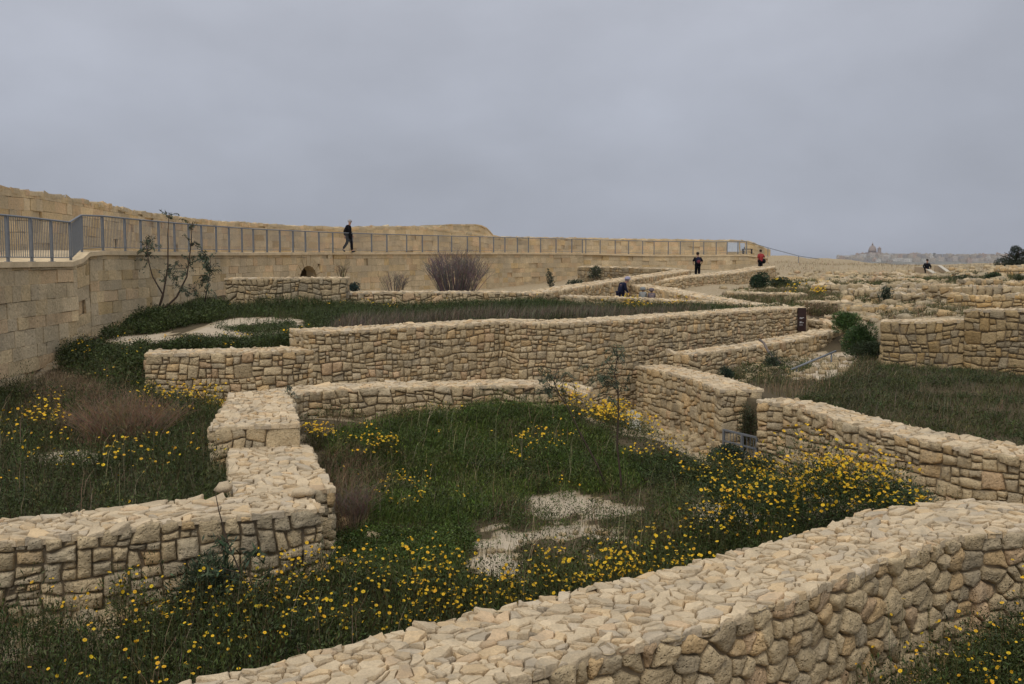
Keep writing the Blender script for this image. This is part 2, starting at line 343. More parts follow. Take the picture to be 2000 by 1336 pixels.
bmp = nd(t, 'ShaderNodeBump'); bmp.inputs['Strength'].default_value = .6; bmp.inputs['Distance'].default_value = .05; t.links.new(n2.outputs[0], bmp.inputs['Height']); t.links.new(bmp.outputs[0], bS.inputs['Normal'])
g = link('ground', me, M_SOIL); tag(g, 'pale sandy soil and earth under the gardens and lanes', kind='structure')

# ------------------------------------------------------------------ stone patterns
def clip_poly(P, nx, ny, c):            # keep nx*x+ny*y<=c
    o = []; n = len(P)
    for i in range(n):
        a, b = P[i], P[(i + 1) % n]
        da = nx * a[0] + ny * a[1] - c; db = nx * b[0] + ny * b[1] - c
        if da <= 0: o.append(a)
        if (da < 0) != (db < 0) and da != db:
            tt = da / (da - db); o.append((a[0] + (b[0] - a[0]) * tt, a[1] + (b[1] - a[1]) * tt))
    return o
def voronoi_cells(L, H, size, ax=1.25, rs=None, jit=.42, wvar=.30):
    r = rs or rnd
    dx = size * ax; dy = size / ax * 1.0
    nxc = max(1, int(round(L / dx))); nyc = max(1, int(round(H / dy))); dx = L / nxc; dy = H / nyc
    seeds = {}
    for j in range(-1, nyc + 1):
        for i in range(-1, nxc + 1):
            l = []
            if r.random() < .26:     # a pair of small stones
                l.append(((i + .25 + (j % 2) * .5 + r.uniform(-.1, .1)) * dx, (j + .5 + r.uniform(-.2, .2)) * dy, -.5 * wvar))
                l.append(((i + .75 + (j % 2) * .5 + r.uniform(-.1, .1)) * dx, (j + .5 + r.uniform(-.2, .2)) * dy, -.5 * wvar))
            else:
                l.append(((i + .5 + (j % 2) * .5 + r.uniform(-jit, jit)) * dx, (j + .5 + r.uniform(-jit, jit) * .8) * dy, r.uniform(-wvar, wvar)))
            seeds[(i, j)] = l
    out = []
    s2 = (size * .5) ** 2
    for (i, j), l in seeds.items():
        nb = [q for a in range(-2, 3) for b in range(-2, 3) for q in seeds.get((i + a, j + b), ())]
        for (x, y, w) in l:
            P = [(max(0, x - 2 * dx), max(0, y - 2 * dy)), (min(L, x + 2 * dx), max(0, y - 2 * dy)), (min(L, x + 2 * dx), min(H, y + 2 * dy)), (max(0, x - 2 * dx), min(H, y + 2 * dy))]
            if P[1][0] <= P[0][0] or P[2][1] <= P[1][1]: continue
            for (x2, y2, w2) in nb:
                if x2 == x and y2 == y: continue
                ex, ey = x2 - x, (y2 - y) * ax
                # anisotropic power bisector
                nx2, ny2 = 2 * (x2 - x), 2 * (y2 - y) * ax * ax
                c = (x2 * x2 - x * x) + (y2 * y2 - y * y) * ax * ax + (w - w2) * s2 * 2
                P = clip_poly(P, nx2, ny2, c)
                if len(P) < 3: break
            if len(P) >= 3: out.append(P)
    return out
def square_cells(L, H, size, rs=None, wild=0):
    r = rs or rnd; out = []
    def split(P, depth):
        xs_ = [p[0] for p in P]; ys_ = [p[1] for p in P]
        w = max(xs_) - min(xs_); h = max(ys_) - min(ys_)
        lim = size * (r.choice((.5, .7, .85, 1.0, 1.1, 1.25, 1.4)) if not wild else r.choice((.5, .65, .8, .9, 1.0, 1.15, 1.3, 1.5)))
        if (w < lim * 1.35 and h < lim * .95) or depth > 7: out.append(P); return
        vert = (w / 1.3 > h) if r.random() < .95 else (w > h * .8)
        ang = r.gauss(0, .17 if wild else .11)
        if vert:
            c0 = min(xs_) + w * r.uniform(.33, .67); nx, ny = math.cos(ang), math.sin(ang)
            c = nx * c0 + ny * (min(ys_) + h / 2)
        else:
            c0 = min(ys_) + h * r.uniform(.33, .67); nx, ny = math.sin(ang), math.cos(ang)
            c = nx * (min(xs_) + w / 2) + ny * c0
        A_ = clip_poly(P, nx, ny, c); B_ = clip_poly(P, -nx, -ny, -c)
        for q in (A_, B_):
            if len(q) >= 3: split(q, depth + 1)
    bh = size * 2.6; y = 0; rows = []
    while y < H - 1e-6:
        h = min(H - y, bh * r.uniform(.6, 1.15))
        if H - y - h < size * .5: h = H - y
        rows.append((y, y + h)); y += h
    for (y0, y1) in rows:
        x = -r.uniform(0, 1) * size
        while x < L:
            w = size * r.uniform(2, 4.2); x1 = min(L, x + w)
            if L - x1 < size * .5: x1 = L
            x0 = max(0, x)
            if x1 > x0 + .02: split([(x0, y0), (x1, y0), (x1, y1), (x0, y1)], 0)
            x = x1
            if x >= L: break
    o2 = []                                  # warp, so that no joint runs straight for long
    k1, k2 = r.uniform(0, 99), r.uniform(0, 99); A0 = size * (.45 if wild else .34); fr = .55 / size
    wn = lambda x, y, k: mnoise.noise((x * fr * .7, y * fr, k))
    for P in out:
        Q = []
        for i in range(len(P)):
            a, b = P[i], P[(i + 1) % len(P)]
            Q.append(a)
            if math.dist(a, b) > size * .9: Q.append(((a[0] + b[0]) / 2, (a[1] + b[1]) / 2))
        o2.append([(x + A0 * .6 * wn(x, y, k2), y + A0 * wn(x, y, k1) * min(1, max(0, (H - y)) / .25)) for x, y in Q])
    return o2
def ashlar_cells(L, H, ch=.34, rs=None):
    r = rs or rnd; out = []; y = 0
    while y < H - 1e-6:
        h = min(H - y, ch * r.uniform(.85, 1.2))
        if H - y - h < .1: h = H - y
        x = -r.uniform(0, .5)
        while x < L:
            w = r.uniform(.4, 1.15); x1 = min(L, x + w); x0 = max(0, x)
            if L - x1 < .12: x1 = L
            if x1 > x0 + .03:
                j = lambda: r.uniform(-.012, .012)
                out.append([(x0 + j(), y + j()), (x1 + j(), y + j()), (x1 + j(), y + h + j()), (x0 + j(), y + h + j())])
            x = x1
        y += h
    return out
def shrink(P, g):
    cx = sum(p[0] for p in P) / len(P); cy = sum(p[1] for p in P) / len(P)
    # move every edge inwards by g
    Q = list(P)
    n = len(P); area = sum(P[i][0] * P[(i + 1) % n][1] - P[(i + 1) % n][0] * P[i][1] for i in range(n))
    if abs(area) < 1e-6: return None
    sg = 1 if area > 0 else -1
    for i in range(n):
        a, b = P[i], P[(i + 1) % n]
        ex, ey = b[0] - a[0], b[1] - a[1]; l = math.hypot(ex, ey)
        if l < 1e-6: continue
        nx, ny = ey / l * sg, -ex / l * sg        # outward
        Q = clip_poly(Q, nx, ny, nx * a[0] + ny * a[1] - g)
        if len(Q) < 3: return None
    return Q
def chaikin(P, k=.22):
    o = []
    n = len(P)
    for i in range(n):
        a, b = P[i], P[(i + 1) % n]
        o.append((a[0] + (b[0] - a[0]) * k, a[1] + (b[1] - a[1]) * k)); o.append((a[0] + (b[0] - a[0]) * (1 - k), a[1] + (b[1] - a[1]) * (1 - k)))
    return o
def stone_tint(pal):
    q = rnd.random(); v = rnd.gauss(1, .085)
    if pal == 'warm': c = (1, 1, 1) if q < .66 else (.86, .89, .96) if q < .80 else (1.06, .96, .84) if q < .92 else (1.02, .92, .90)
    elif pal == 'grey': c = (1, 1, 1) if q < .5 else (.86, .90, .98) if q < .78 else (.74, .78, .86) if q < .88 else (1.05, .95, .82)
    elif pal == 'yellow': c = (1.04, .98, .86) if q < .6 else (1.05, .92, .70) if q < .8 else (.86, .88, .92)
    elif pal == 'top': c = (1, 1, 1) if q < .7 else (.90, .93, 1.0) if q < .82 else (1.03, .96, .86) if q < .97 else (1.0, .92, .86); v = rnd.gauss(1, .075)
    elif pal == 'ash': c = (1, 1, 1) if q < .45 else (1.04, 1.0, .92) if q < .66 else (.9, .91, .94) if q < .8 else (1.04, .95, .89) if q < .93 else (.94, .86, .70); v = rnd.gauss(1, .075)
    else: c = (1, 1, 1)
    return (c[0] * v, c[1] * v, c[2] * v)
def emit_stones(mb, cells, fmap, gap, bulge, lod=1, pal='warm', keep=None, rough=.35, back=.07, mi=0, lift=0.0, dark=1.0, slab=False):
    for P in cells:
        cx = sum(p[0] for p in P) / len(P); cy = sum(p[1] for p in P) / len(P)
        if keep and not keep(cx, cy): continue
        Q = shrink(P, gap * rnd.choice((.3, .5, .8, 1.2, 1.9)))
        if not Q: continue
        if lod > 0:                              # broken, slightly crooked outline
            Q3 = []
            for i in range(len(Q)):
                a, b = Q[i], Q[(i + 1) % len(Q)]; l = math.dist(a, b); Q3.append(a)
                m_ = 1 if l < .16 else 2 if (l < .3 or lod < 2) else 3
                if l > .05:
                    for k in range(1, m_ + 1):
                        u = k / (m_ + 1); e = rnd.gauss(0, .035) * min(l, .25) - .004
                        Q3.append((a[0] + (b[0] - a[0]) * u + (b[1] - a[1]) / l * e, a[1] + (b[1] - a[1]) * u - (b[0] - a[0]) / l * e))
            Q = Q3
            if not slab: Q = chaikin(Q, rnd.uniform(.17, .27)) if lod > 1 or len(Q) < 8 else Q
        Q2 = [Q[0]]
        for p in Q[1:]:
            if math.dist(p, Q2[-1]) > .005: Q2.append(p)
        if math.dist(Q2[0], Q2[-1]) < .005: Q2.pop()
        Q = Q2; n = len(Q)
        if n < 3: continue
        cx = sum(p[0] for p in Q) / n; cy = sum(p[1] for p in Q) / n
        sz = sum(math.hypot(p[0] - cx, p[1] - cy) for p in Q) / n
        if sz < .022: continue
        b = min(bulge * rnd.uniform(.45, 1.5), sz * .5); off = lift * rnd.uniform(-1, 1)
        if pal == 'ash' and rnd.random() < .05: off -= rnd.uniform(.03, .09)
        tx, ty = rnd.gauss(0, rough * .28), rnd.gauss(0, rough * .28)
        e1, e2, e3 = min(.25, .009 / sz), min(.42, .024 / sz), min(.6, .052 / sz)
        if slab: rings = [(1.0, -back), (1.0, -.004), (1 - min(.25, .010 / sz), b * .8)]
        elif lod == 0: rings = [(1.0, -back), (1.0, -.004), (1 - min(.2, .012 / sz), b)]
        elif lod == 1: rings = [(1.0, -back), (1.0, -.012), (1 - e1, b * .5), (1 - e3, b)]
        else: rings = [(1.0, -back), (1.0, -.012), (1 - e1, b * .42), (1 - e2, b * .8), (1 - e3 * 1.25, b)]
        vs = []
        for k, (sc, o_) in enumerate(rings):
            for p in Q:
                nz_ = mnoise.noise((p[0] * 8 + 3.1, p[1] * 8, k * .9 + cx)) * rough
                qx, qy = cx + (p[0] - cx) * sc, cy + (p[1] - cy) * sc
                oo = o_ + off + (tx * (qx - cx) + ty * (qy - cy)) * (0 if k == 0 else 1) + (nz_ * max(b, .02) if k > 1 else 0)
                vs.append(fmap(qx, qy, oo))
        vs.append(fmap(cx, cy, off + b * (1 + rnd.uniform(-.2, .12))))
        fs = []
        K = len(rings)
        for k in range(K - 1):
            for i in range(n):
                fs.append((k * n + i, k * n + (i + 1) % n, (k + 1) * n + (i + 1) % n, (k + 1) * n + i))
        for i in range(n): fs.append(((K - 1) * n + i, (K - 1) * n + (i + 1) % n, K * n))
        tn = stone_tint(pal); tn = (tn[0] * dark, tn[1] * dark, tn[2] * dark)
        mb.add(vs, fs, tn, mi)

class Path:
    """a wall's line in plan with top height z and base height along it"""
    def __init__(s, pts, base, width, smooth=True, side=None):
        P = [Vector((p[0], p[1], p[2])) for p in pts]
        B = base if isinstance(base, (list, tuple)) else [base] * len(P)
        Wd = width if isinstance(width, (list, tuple)) else [width] * len(P)
        if smooth and len(P) > 2:
            Q = []; QB = []; QW = []
            for i in range(len(P) - 1):
                p0, p1, p2, p3 = P[max(i - 1, 0)], P[i], P[i + 1], P[min(i + 2, len(P) - 1)]
                n = max(2, int((p2 - p1).length / .5))
                for k in range(n):
                    u = k / n
                    Q.append(.5 * ((2 * p1) + (-p0 + p2) * u + (2 * p0 - 5 * p1 + 4 * p2 - p3) * u * u + (-p0 + 3 * p1 - 3 * p2 + p3) * u ** 3))
                    QB.append(B[i] + (B[i + 1] - B[i]) * u); QW.append(Wd[i] + (Wd[i + 1] - Wd[i]) * u)
            Q.append(P[-1]); QB.append(B[-1]); QW.append(Wd[-1]); P, B, Wd = Q, QB, QW
        s.P = P; s.S = [0.0]
        for i in range(1, len(P)): s.S.append(s.S[-1] + math.hypot(P[i].x - P[i - 1].x, P[i].y - P[i - 1].y))
        s.L = s.S[-1]; s.B = B; s.W = Wd
        s.X = [p.x for p in P]; s.Y = [p.y for p in P]; s.Z = [p.z for p in P]
        if side is None:
            i = len(P) // 2; j = max(i - 1, 0) if i == len(P) - 1 else i
            d = P[j + 1] - P[j]; nn = Vector((d.y, -d.x, 0)); side = 1 if nn.dot(-P[j]) > 0 else -1
        s.side = side
    def pos(s, u):
        return (np.interp(u, s.S, s.X), np.interp(u, s.S, s.Y), np.interp(u, s.S, s.Z), np.interp(u, s.S, s.B), np.interp(u, s.S, s.W))
    def nrm(s, u):                       # outward (front) normal
        a, b = max(0, u - .3), min(s.L, u + .3)
        dx = np.interp(b, s.S, s.X) - np.interp(a, s.S, s.X); dy = np.interp(b, s.S, s.Y) - np.interp(a, s.S, s.Y); l = math.hypot(dx, dy) or 1
        return (dy / l * s.side, -dx / l * s.side, dx / l, dy / l)
    def front(s, H):
        def f(u, q, o):
            x, y, z, b, w = s.pos(u); nx, ny, tx, ty = s.nrm(u); e = min(0, u) + max(0, u - s.L)
            return (x + nx * o + tx * e, y + ny * o + ty * e, z - (H - q))
        return f
    def back(s, H):
        def f(u, q, o):
            x, y, z, b, w = s.pos(u); nx, ny, tx, ty = s.nrm(u)
            return (x - nx * (w + o), y - ny * (w + o), z - (H - q))
        return f
    def top(s, Wm):
        def f(u, q, o):
            x, y, z, b, w = s.pos(u); nx, ny, tx, ty = s.nrm(u); k = w / Wm
            e = max(0, 1 - q / .15) * -1 + max(0, 1 - (Wm - q) / .15); q2 = q * k + e * (.025 + .045 * mnoise.noise((u * 5.5, 7.7 + e, w)))
            uu = max(0, 1 - u / .15) * -.03 + max(0, 1 - (s.L - u) / .15) * .03
            return (x - nx * q2 + tx * uu, y - ny * q2 + ty * uu, z + o + .012 * mnoise.noise((u * 2.3, q * 2.9, w)))
        return f
    def end(s, which, H, Wm):
        u0 = 0 if which == 0 else s.L; sg = -1 if which == 0 else 1
        def f(a, q, o):
            x, y, z, b, w = s.pos(u0); nx, ny, tx, ty = s.nrm(u0); k = w / Wm
            return (x - nx * a * k + tx * sg * o, y - ny * a * k + ty * sg * o, z - (H - q))
        return f
def wall(pts, base, width, size=.3, tsize=.2, style='wild', lod=1, pal='warm', ends=(1, 1), bulge=.03, gap=.0055, mbs=None, name=None, label=None, group=None,
         smooth=True, side=None, backf=False, ragged=0, cap=True, keep=None, tbulge=.012, core_skip=None, tlift=.007, dark=1.0):
    """a dry-laid wall: irregular stones on the seen faces and ends, flat rubble on top, dark earth core"""
    P = Path(pts, base, width, smooth, side)
    own = mbs is None
    st, tp, co = mbs or (MB(), MB(), MB())
    H = max(z - b for z, b in zip(P.Z, P.B)) + .15
    cells = ashlar_cells(P.L, H) if style == 'ashlar' else square_cells(P.L, H, size, wild=1) if style == 'wild' else square_cells(P.L, H, size) if style == 'square' else voronoi_cells(P.L, H, size)
    def kp(u, q):
        x, y, z, b, w = P.pos(u)
        if z - (H - q) < b - .25: return False
        if ragged and (H - q) < ragged * (.5 + mnoise.noise((u * 1.1, 3.3, pts[0][0]))) : return False
        if keep and not keep(u, q, z - (H - q)): return False
        return True
    emit_stones(st, cells, P.front(H), gap, bulge, lod, 'ash' if style == 'ashlar' else pal, kp, lift=.02 if style != 'ashlar' else .009, rough=.35 if style != 'ashlar' else .06, dark=dark)
    Wm = max(P.W)
    for k in (0, 1):
        if ends[k]:
            z, b = (P.Z[0], P.B[0]) if k == 0 else (P.Z[-1], P.B[-1])
            emit_stones(st, (square_cells if style != 'ashlar' else lambda a, b_, c: ashlar_cells(a, b_))(Wm, H, size), P.end(k, H, Wm), gap, bulge, lod, pal, lambda a, q: z - (H - q) > b - .25, lift=.01, dark=dark)
    if backf: emit_stones(st, square_cells(P.L, H, size, wild=1), P.back(H), gap, bulge, min(lod, 1), pal, kp)
    if cap and not ragged:
        emit_stones(tp, voronoi_cells(P.L, Wm, tsize, rnd.choice((.8, 1.2)), jit=.5, wvar=.75), P.top(Wm), .0026, tbulge, 1, 'top', None, rough=.55, back=.06, lift=tlift, slab=True)
    elif cap:
        emit_stones(tp, voronoi_cells(P.L, Wm, size * .8, 1.1, jit=.48, wvar=.5), lambda u, q, o: (lambda v: (v[0], v[1], v[2] + .02 - ragged * max(0, .5 + mnoise.noise((u * 1.1, 3.3, pts[0][0])))))(P.top(Wm)(u, q, o)), gap, tbulge * 3, 1, pal, None, rough=.8, back=.12, lift=.05, dark=dark * 1.1)
    # core
    vs = []; fs = []
    inn = .03 if style != 'ashlar' else .1; dz = .028 + ragged
    N = len(P.P); seq = []
    for i in range(N):
        u = P.S[i]; nx, ny, tx, ty = P.nrm(u); x, y, z, b, w = P.X[i], P.Y[i], P.Z[i], P.B[i], P.W[i]
        e = inn if i == 0 else -inn if i == N - 1 else 0
        bb = b - .35
        if core_skip: bb = core_skip(u, bb)
        for (o, zz) in ((inn, bb), (inn, z - dz), (w - inn, z - dz), (w - inn, bb)):
            vs.append((x - nx * o + tx * e, y - ny * o + ty * e, zz))
    for i in range(N - 1):
        for k in (0, 2, 3):
            a_, b_ = i * 4 + k, i * 4 + (k + 1) % 4
            fs.append((a_, b_, b_ + 4, a_ + 4))
    fs.append((3, 2, 1, 0)); fs.append(tuple((N - 1) * 4 + k for k in range(4)))
    co.add(vs, fs)
    tp.add(vs, [(i * 4 + 1, i * 4 + 2, i * 4 + 6, i * 4 + 5) for i in range(N - 1)], (.5, .48, .45))
    if own: return finish_wall(name, label, group, (st, tp, co), pts[0], base)
    return P
def finish_wall(name, label, group, mbs, loc, base, mats=None, cat='wall'):
    st, tp, co = mbs; M = MB()
    for mi, m in enumerate((st, tp, co)):
        b = len(M.v); M.v += m.v; M.c += m.c; M.f += [tuple(b + i for i in f) for f in m.f]; M.m += [mi] * len(m.f)
    o = M.build(name, list(mats or (M_RUB, M_TOP, M_CORE)))
    if M.f:
        mm = np.array(M.m); o.data.polygons.foreach_set('use_smooth', (mm == 0) & (mats is None))
    return tag(o, label, cat, group, 'thing')
def new3(): return (MB(), MB(), MB())
DSW = 'dry stone walls round the gardens'

# ---- A: the near wall
ptsA = [(x, y, -3.0) for x, y in A_F]
wall(ptsA, [-4.5] * 13, [1.25, 1.25, 1.25, 1.24, 1.3, 1.27, 1.18, 1.08, 1.1, 1.25, 1.4, 1.2, 1.1], size=.225, tsize=.135, lod=2, style='round', pal='warm', bulge=.04, gap=.006, tbulge=.016, tlift=.014, name='dry_stone_wall',
     label='broad dry stone wall nearest the camera, running from bottom centre up to the right edge', group=DSW, backf=True)
# ---- B: left wall with the corner block and the stepped return
m = new3()
wall(B1, -4.0, [1.0, 1, 1, 1.05, 1.0, 1.0, 1.0, 1.1], size=.265, tsize=.17, lod=2, pal='grey', bulge=.045, gap=.007, mbs=m, ends=(1, 1), style='square')
wall(B2, -4.1, 1.25, size=.34, tsize=.17, lod=1, pal='grey', mbs=m, ends=(1, 0), side=1, backf=True)
wall(B3, [-3.75, -3.5, -3.3], [1.36, 1.2, 1.1], size=.40, tsize=.17, lod=1, pal='grey', mbs=m, ends=(1, 1), style='square', backf=True, side=1)
finish_wall('dry_stone_wall', 'grey stone wall at the left with a squared corner block, turning away and stepping up', DSW, m, None, None)
# ---- C: low wall behind the garden
C_ = [at(572, 772, -2.7), at(640, 762, -2.7), at(760, 757, -2.7), at(900, 755, -2.7), at(1020, 752, -2.72), at(1100, 756, -2.8), at(1145, 770, -2.95)]
wall(C_, [-3.4, -3.4, -3.4, -3.4, -3.6, -3.9, -4.2], 1.0, size=.25, tsize=.15, lod=1, name='dry_stone_wall', label='low rounded stone wall along the back of the green daisy garden', group=DSW)
# ---- D: long mid wall, D1 lower left part and D2
m = new3()
wall(D1, [-3.25, -3.4, -3.6, -3.7], 1.1, size=.255, tsize=.15, style='square', mbs=m, ends=(1, 0), bulge=.03)
wall(D2, [-3.7, -3.9, -4.1, -4.3, -4.4, -4.5, -4.5, -4.5, -4.5, -4.4, -4.0, -3.4], 1.25, size=.235, tsize=.15, style='square', mbs=m, ends=(1, 1), bulge=.03)
finish_wall('dry_stone_wall', 'tall honey coloured stone wall crossing the middle, stepping down at its left end', DSW, m, None, None)
# ---- E
wall(E_, [-3.7, -3.5, -3.3, -3.1, -3.0], .8, style='wild', size=.28, tsize=.2, lod=1, name='dry_stone_wall', label='rubble wall behind the gate, between the long middle wall and the rail', group=DSW)
# ---- F gate wall left
PF = wall(F_, [-4.8] * 4, [.9, .9, 1.0, 1.0], size=.285, tsize=.15, style='square', lod=1, bulge=.026, name='dry_stone_wall', label='tan squared-stone wall left of the small metal gate', group=DSW, side=1)
# ---- G gate wall right
wall(G_, [-4.75, -4.7, -4.6, -4.6, -4.5, -4.4, -4.4, -4.4, -4.4], [.75, .8, .8, .85, .85, .9, .95, .9, .9], size=.27, tsize=.15, style='square', lod=1, bulge=.045, name='dry_stone_wall', label='curving stone wall right of the small metal gate, bending out of the right edge', group=DSW)
# ---- H old walls at the right
m = new3()
wall(H1, [-3.1, -3.15, -3.15], 1.1, size=.32, tsize=.2, lod=1, pal='yellow', mbs=m, ends=(1, 0), style='square', gap=.009, dark=.74, smooth=False)
wall(H2, [-3.15, -3.2, -3.2], 1.05, size=.32, tsize=.2, lod=1, pal='yellow', mbs=m, ends=(1, 0), style='square', gap=.009, dark=.74)
finish_wall('ruined_wall', 'tall dark yellowish old wall at the right edge with a raised grey block', 'ruined walls of the old quarter', m, None, None)
# ---- J, K, L, M, N, O: upper walls
J_ = [at(442, 543, -.68), at(520, 543, -.68), at(600, 543, -.68), at(672, 543, -.68)]
J_ = [atd(440, 544, 37), atd(520, 543.5, 36.5), atd(600, 543, 36.5), atd(674, 543, 36.5)]
wall(J_, -1.9, .9, size=.33, tsize=.2, lod=1, dark=.82, pal='grey', name='dry_stone_wall', label='short grey rubble wall in front of the dark arch', group=DSW)
m = new3()
K_ = [atd(676, 573, 37.3), atd(760, 571, 37.6), atd(880, 571, 38), atd(980, 571, 38.5), atd(1055, 572, 39), atd(1100, 566, 41), atd(1150, 558, 44), atd(1210, 549, 48), atd(1280, 539, 54), atd(1350, 528, 61)]
wall(K_, [-1.9] * 5 + [-2.1] * 5, [.9] * 5 + [1.1] * 5, size=.3, tsize=.2, lod=1, mbs=m, ends=(0, 1))
finish_wall('dry_stone_wall', 'low stone wall behind the upper field, climbing right towards the person with the backpack', DSW, m, None, None)
m = new3()
Mw = [atd(1095, 578, 39.5), atd(1160, 580, 39.2), atd(1240, 583, 38.8), atd(1320, 587, 38.5), atd(1400, 591, 38.2), atd(1500, 598, 38), atd(1585, 602, 37.6)]
wall(Mw, -2.1, .9, size=.32, tsize=.2, lod=1, mbs=m)
Nw = [atd(1226, 556, 50), atd(1290, 566, 47), atd(1350, 578, 44), atd(1420, 590, 41), atd(1480, 597, 39.3)]
wall(Nw, -2.15, 1.1, size=.32, tsize=.2, lod=1, mbs=m, ends=(1, 0))
finish_wall('dry_stone_wall', 'pair of low joined walls hugging the sunken lane where three people walk', DSW, m, None, None)
Ow = [atd(1262, 556, 53), atd(1310, 546, 55), atd(1360, 540, 57.5), atd(1420, 535, 61), atd(1480, 527, 66), atd(1515, 521, 71)]
wall(Ow, [-2.4, -2.4, -2.5, -2.5, -2.3, -2.0], 1.5, size=.3, tsize=.22, lod=1, name='dry_stone_wall', label='wide topped stone wall rising to the person in the red shirt', group=DSW)
# dark old wall under the far bastion
Qw = [atd(1146, 521, 66), atd(1200, 522, 67), atd(1270, 524, 69), atd(1338, 527, 71)]
wall(Qw, [-2.2, -2.1, -2, -1.9], 1.2, size=.34, tsize=.3, lod=1, dark=.62, pal='grey', name='ruined_wall', label='dark mossy rubble wall below the far end of the bastion walkway', group='ruined walls of the old quarter')
# ---- ruined walls on the right plateau
RW = 'ruined walls of the old quarter'
ruins = [([(1425, 571, 47), (1500, 573, 46), (1562, 574, 45)], .55, .30, .0, 'warm', 'long low kerb of pale blocks left of the ruins'),
         ([(1585, 557, 50), (1650, 555, 49), (1720, 555, 48), (1832, 551, 47)], .95, .42, .15, 'grey', 'longest ruined wall, grey blocks in two courses behind the yellow flowers'),
         ([(1556, 588, 42), (1640, 590, 41), (1668, 591, 41)], .45, .42, .0, 'grey', 'row of dark grey blocks right of the brown sign'),
         ([(1650, 598, 39), (1720, 600, 38.5), (1775, 601, 38)], .5, .34, .1, 'yellow', 'row of honey coloured square blocks below the long ruined wall'),
         ([(1802, 556, 45), (1834, 556, 44)], 1.35, .42, .0, 'grey', 'square grey pier standing in the ruins'),
         ([(1836, 562, 44), (1900, 560, 43), (2060, 558, 42)], 1.0, .34, .15, 'grey', 'mixed rubble wall right of the grey pier'),
         ([(1612, 617, 37), (1660, 618, 36.5), (1718, 621, 36)], .35, .3, .0, 'warm', 'low pale course of stones left of the tall old wall'),
         ([(1700, 573, 44), (1760, 574, 43), (1800, 575, 42.5)], .6, .36, .2, 'grey', 'broken wall stub below the long ruined wall'),
         ([(1640, 541, 66), (1700, 543, 64), (1790, 543, 62)], .5, .35, .2, 'warm', 'tumbled pink and cream stone row far behind the ruins'),
         ([(1858, 534, 70), (1900, 532, 69), (1950, 535, 67)], .7, .4, .3, 'grey', 'dark tumbled stones right of the pale stair walls'),
         ([(1870, 545, 56), (1960, 546, 55), (2060, 546, 54)], .5, .36, .2, 'grey', 'rough stone course in front of the round green bush'),
         ([(1942, 524, 74), (2000, 526, 73), (2080, 527, 72)], .8, .36, .1, 'yellow', 'yellow stone wall below the dark tree'),
         ([(1500, 546, 72), (1560, 549, 70), (1640, 551, 66)], .35, .3, .1, 'warm', 'far low row of stones behind the dark bushes'),
         ([(1660, 566, 47), (1760, 565, 46.5), (1830, 565, 46)], .6, .34, .12, 'grey', 'second course of dark blocks stepping in front of the longest ruined wall'),
         ([(1850, 574, 41), (1940, 577, 40), (2060, 576, 39)], .6, .36, .15, 'yellow', 'ragged yellow and grey stone line above the tall old wall'),
         ([(1700, 531, 76), (1750, 533, 74), (1785, 535, 72)], .5, .32, .2, 'warm', 'small red and cream stone row left of the pale stair walls'),
         ([(1560, 541, 78), (1620, 540, 77), (1680, 540, 75)], .4, .3, .15, 'warm', 'farthest low stone row below the bare slope'),
         ([(1960, 552, 52), (2010, 553, 51), (2060, 554, 50)], .8, .4, .2, 'yellow', 'broken yellow wall corner right of the round green tuft'),
         ([(1578, 624, 36.5), (1610, 630, 35.5), (1640, 637, 34.5)], .5, .28, .0, 'warm', 'short diagonal wall end beside the brown sign')]
for pts, h, sz, rg, pal, lab in ruins:
    q = [atd(*p) for p in pts]
    h *= 1.25; base_ = [p[2] - h for p in q]
    wall(q, base_, .8 if h < 1.2 else 1.0, size=sz, tsize=.28, lod=1, pal=pal, ragged=rg, style='square' if rg < .15 else 'wild', gap=.012, bulge=.045, dark=.84, name='ruined_wall', label=lab, group=RW, smooth=False, backf=False)

# ------------------------------------------------------------------ bastion: retaining wall, walkway, parapet, railing
RP = [(-300, 520, 17), (-100, 514, 20.2), (0, 512.5, 22.5), (75, 512, 24.6), (150, 512, 27.3)]
RP2 = [(174, 490, 29.5), (300, 492, 34.8), (400, 493, 40), (500, 493.5, 45.6), (625, 493, 52.5)]
RP3 = [(652, 493, 55.0), (760, 493, 60), (880, 493, 66), (1000, 493.5, 71.5), (1140, 494.5, 78.5)]
RP4 = [(1140, 496, 78.6), (1280, 498, 82), (1400, 498, 85), (1462, 497.5, 87), (1500, 503, 88)]
def W3(L): return [atd(*p) for p in L]
bast = new3()
ash = dict(style='ashlar', lod=0, bulge=.004, gap=.0015, pal='warm', ends=(0, 0), cap=False, mbs=bast)
wall(W3(RP), [-3.3, -3.3, -3.2, -3.1, -2.9], .6, **ash)
q = W3(RP2); q0 = atd(150.5, 512, 27.4)
wall([(q[0][0] - .02, q[0][1] - 2.1, q0[2] + .03), (q[0][0], q[0][1] - .05, q[0][2])], -3, .6, smooth=False, **ash)
arch_px = (585, 619)
PW = Path(q, -2.3, .6)
